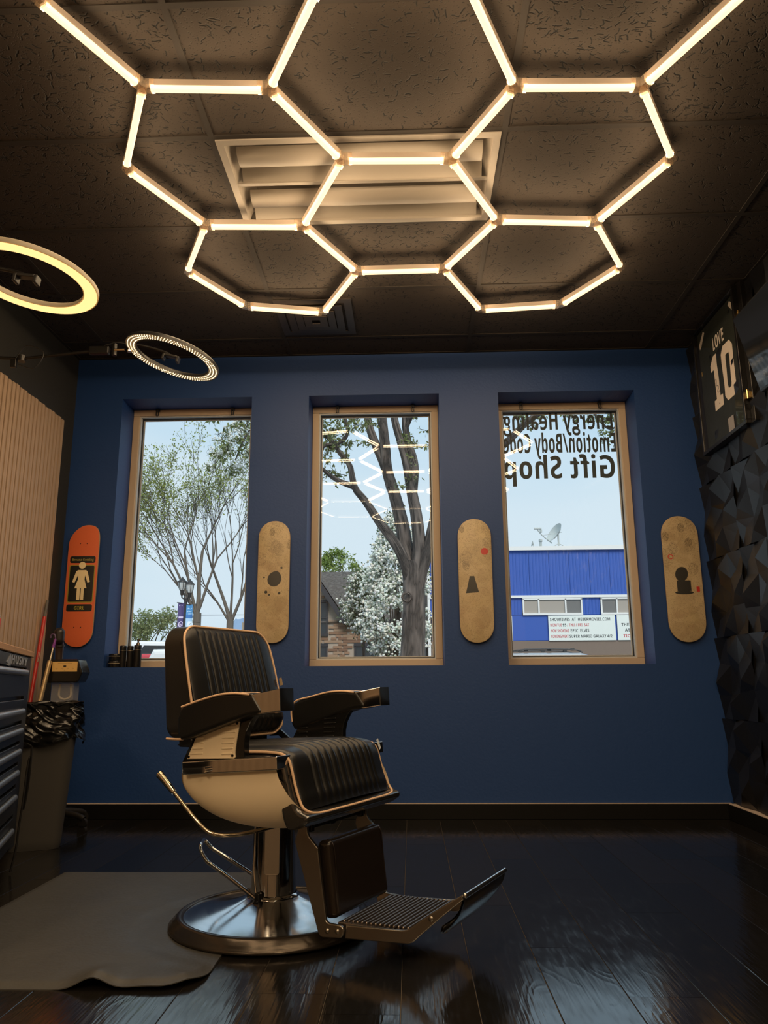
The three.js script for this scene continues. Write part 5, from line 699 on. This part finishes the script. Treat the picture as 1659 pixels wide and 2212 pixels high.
vehicle('parked_suv', 'silver SUV with roof rack, its roof showing low in the right window', 'car', [4.05, GY, -16], 0, carSide.map(([x, y]) => [x, y]), [[-1.9, 1.0], [1.1, 1.0], [0.55, 1.62], [0.3, 1.7], [-1.6, 1.7], [-1.85, 1.6]], [[0.3, 0.33, 0.36], [0.3, 0.33, 0.36]], true);
vehicle('pickup_truck', 'red and white pickup truck seen low in the left window beside the barber chair', 'car', [-6.35, GY, -14], 0.05, [[-2.5, 0.4], [2.5, 0.4], [2.5, 1.66], [-2.5, 1.66]], [[-1.2, 1.6], [1.0, 1.6], [0.6, 1.96], [-0.9, 1.98]], [[0.5, 0.03, 0.045], [0.75, 0.78, 0.8]], false);
vehicle('white_car', 'white car whose bonnet peeps into the bottom corner of the middle window', 'car', [-3.5, GY, -10.2], 0, carSide, [[-1.6, 1.0], [1.9, 1.0], [1.2, 1.45], [0.2, 1.62], [-1.3, 1.6]], [[0.72, 0.75, 0.76], [0.72, 0.75, 0.76]], false);
// hills, verge and wires far off
{
  const hill = (label, x0, x1, z, hs, snow, c) => { const n = hs.length - 1; tag(mesh('mountain', grid((u, v) => { const k = u * n, i = Math.min(n - 1, Math.floor(k)), b = mixn(hs[i], hs[i + 1], k - i) + (fbm(u * 30, v * 4, 64, 64, 3, 7) - 0.5) * 2.5; return [mixn(x0, x1, u), b * (1 - v) + GY * v - 0.5, z + v * 60]; }, 60, 10), M(c, 0.95), scene), label, 'mountain'); if (snow) { const g = []; for (let i = 0; i < 9; i++) { const x = mixn(-96, -84, i / 8), top = 33 - Math.abs(x + 88) * 0.7; g.push(extr([[x, top - 1], [x + 0.7, top - 1.2], [x + 2.2, top - 8 - rnd() * 5], [x + 1.4, top - 7.5]], 0.4, 0).translate(0, 0, z + 6)); } mesh('snow_gullies', join(g), M([0.75, 0.8, 0.88], 0.9), scene.children[scene.children.length - 1]); } };
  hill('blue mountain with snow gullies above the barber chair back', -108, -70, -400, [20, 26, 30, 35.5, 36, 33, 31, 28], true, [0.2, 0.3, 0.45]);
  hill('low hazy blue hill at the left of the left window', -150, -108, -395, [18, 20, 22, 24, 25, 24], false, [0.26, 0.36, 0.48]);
  tag(mesh('grass_verge', bx(7.6, 2.1, 6, -11.4, GY + 1.05, -26), M([0.24, 0.3, 0.06], 0.95), scene), 'yellow-green grass bank behind the pickup truck', 'grass').userData.kind = 'stuff';
  for (const [y, l] of [[5.3, 'thin overhead wire crossing the left window, upper one'], [3.6, 'thin overhead wire low in the left window, below the other']]) tag(mesh('overhead_wire', tube([[-80, y + 0.5, -45], [-30, y, -45], [30, y, -45], [80, y + 0.5, -45]], 0.018, 20, 5), M([0.05, 0.05, 0.055], 0.6), scene), l, 'wire', 'overhead wires');
}
scene.updateMatrixWorld(true);
renderer.render(scene, camera);
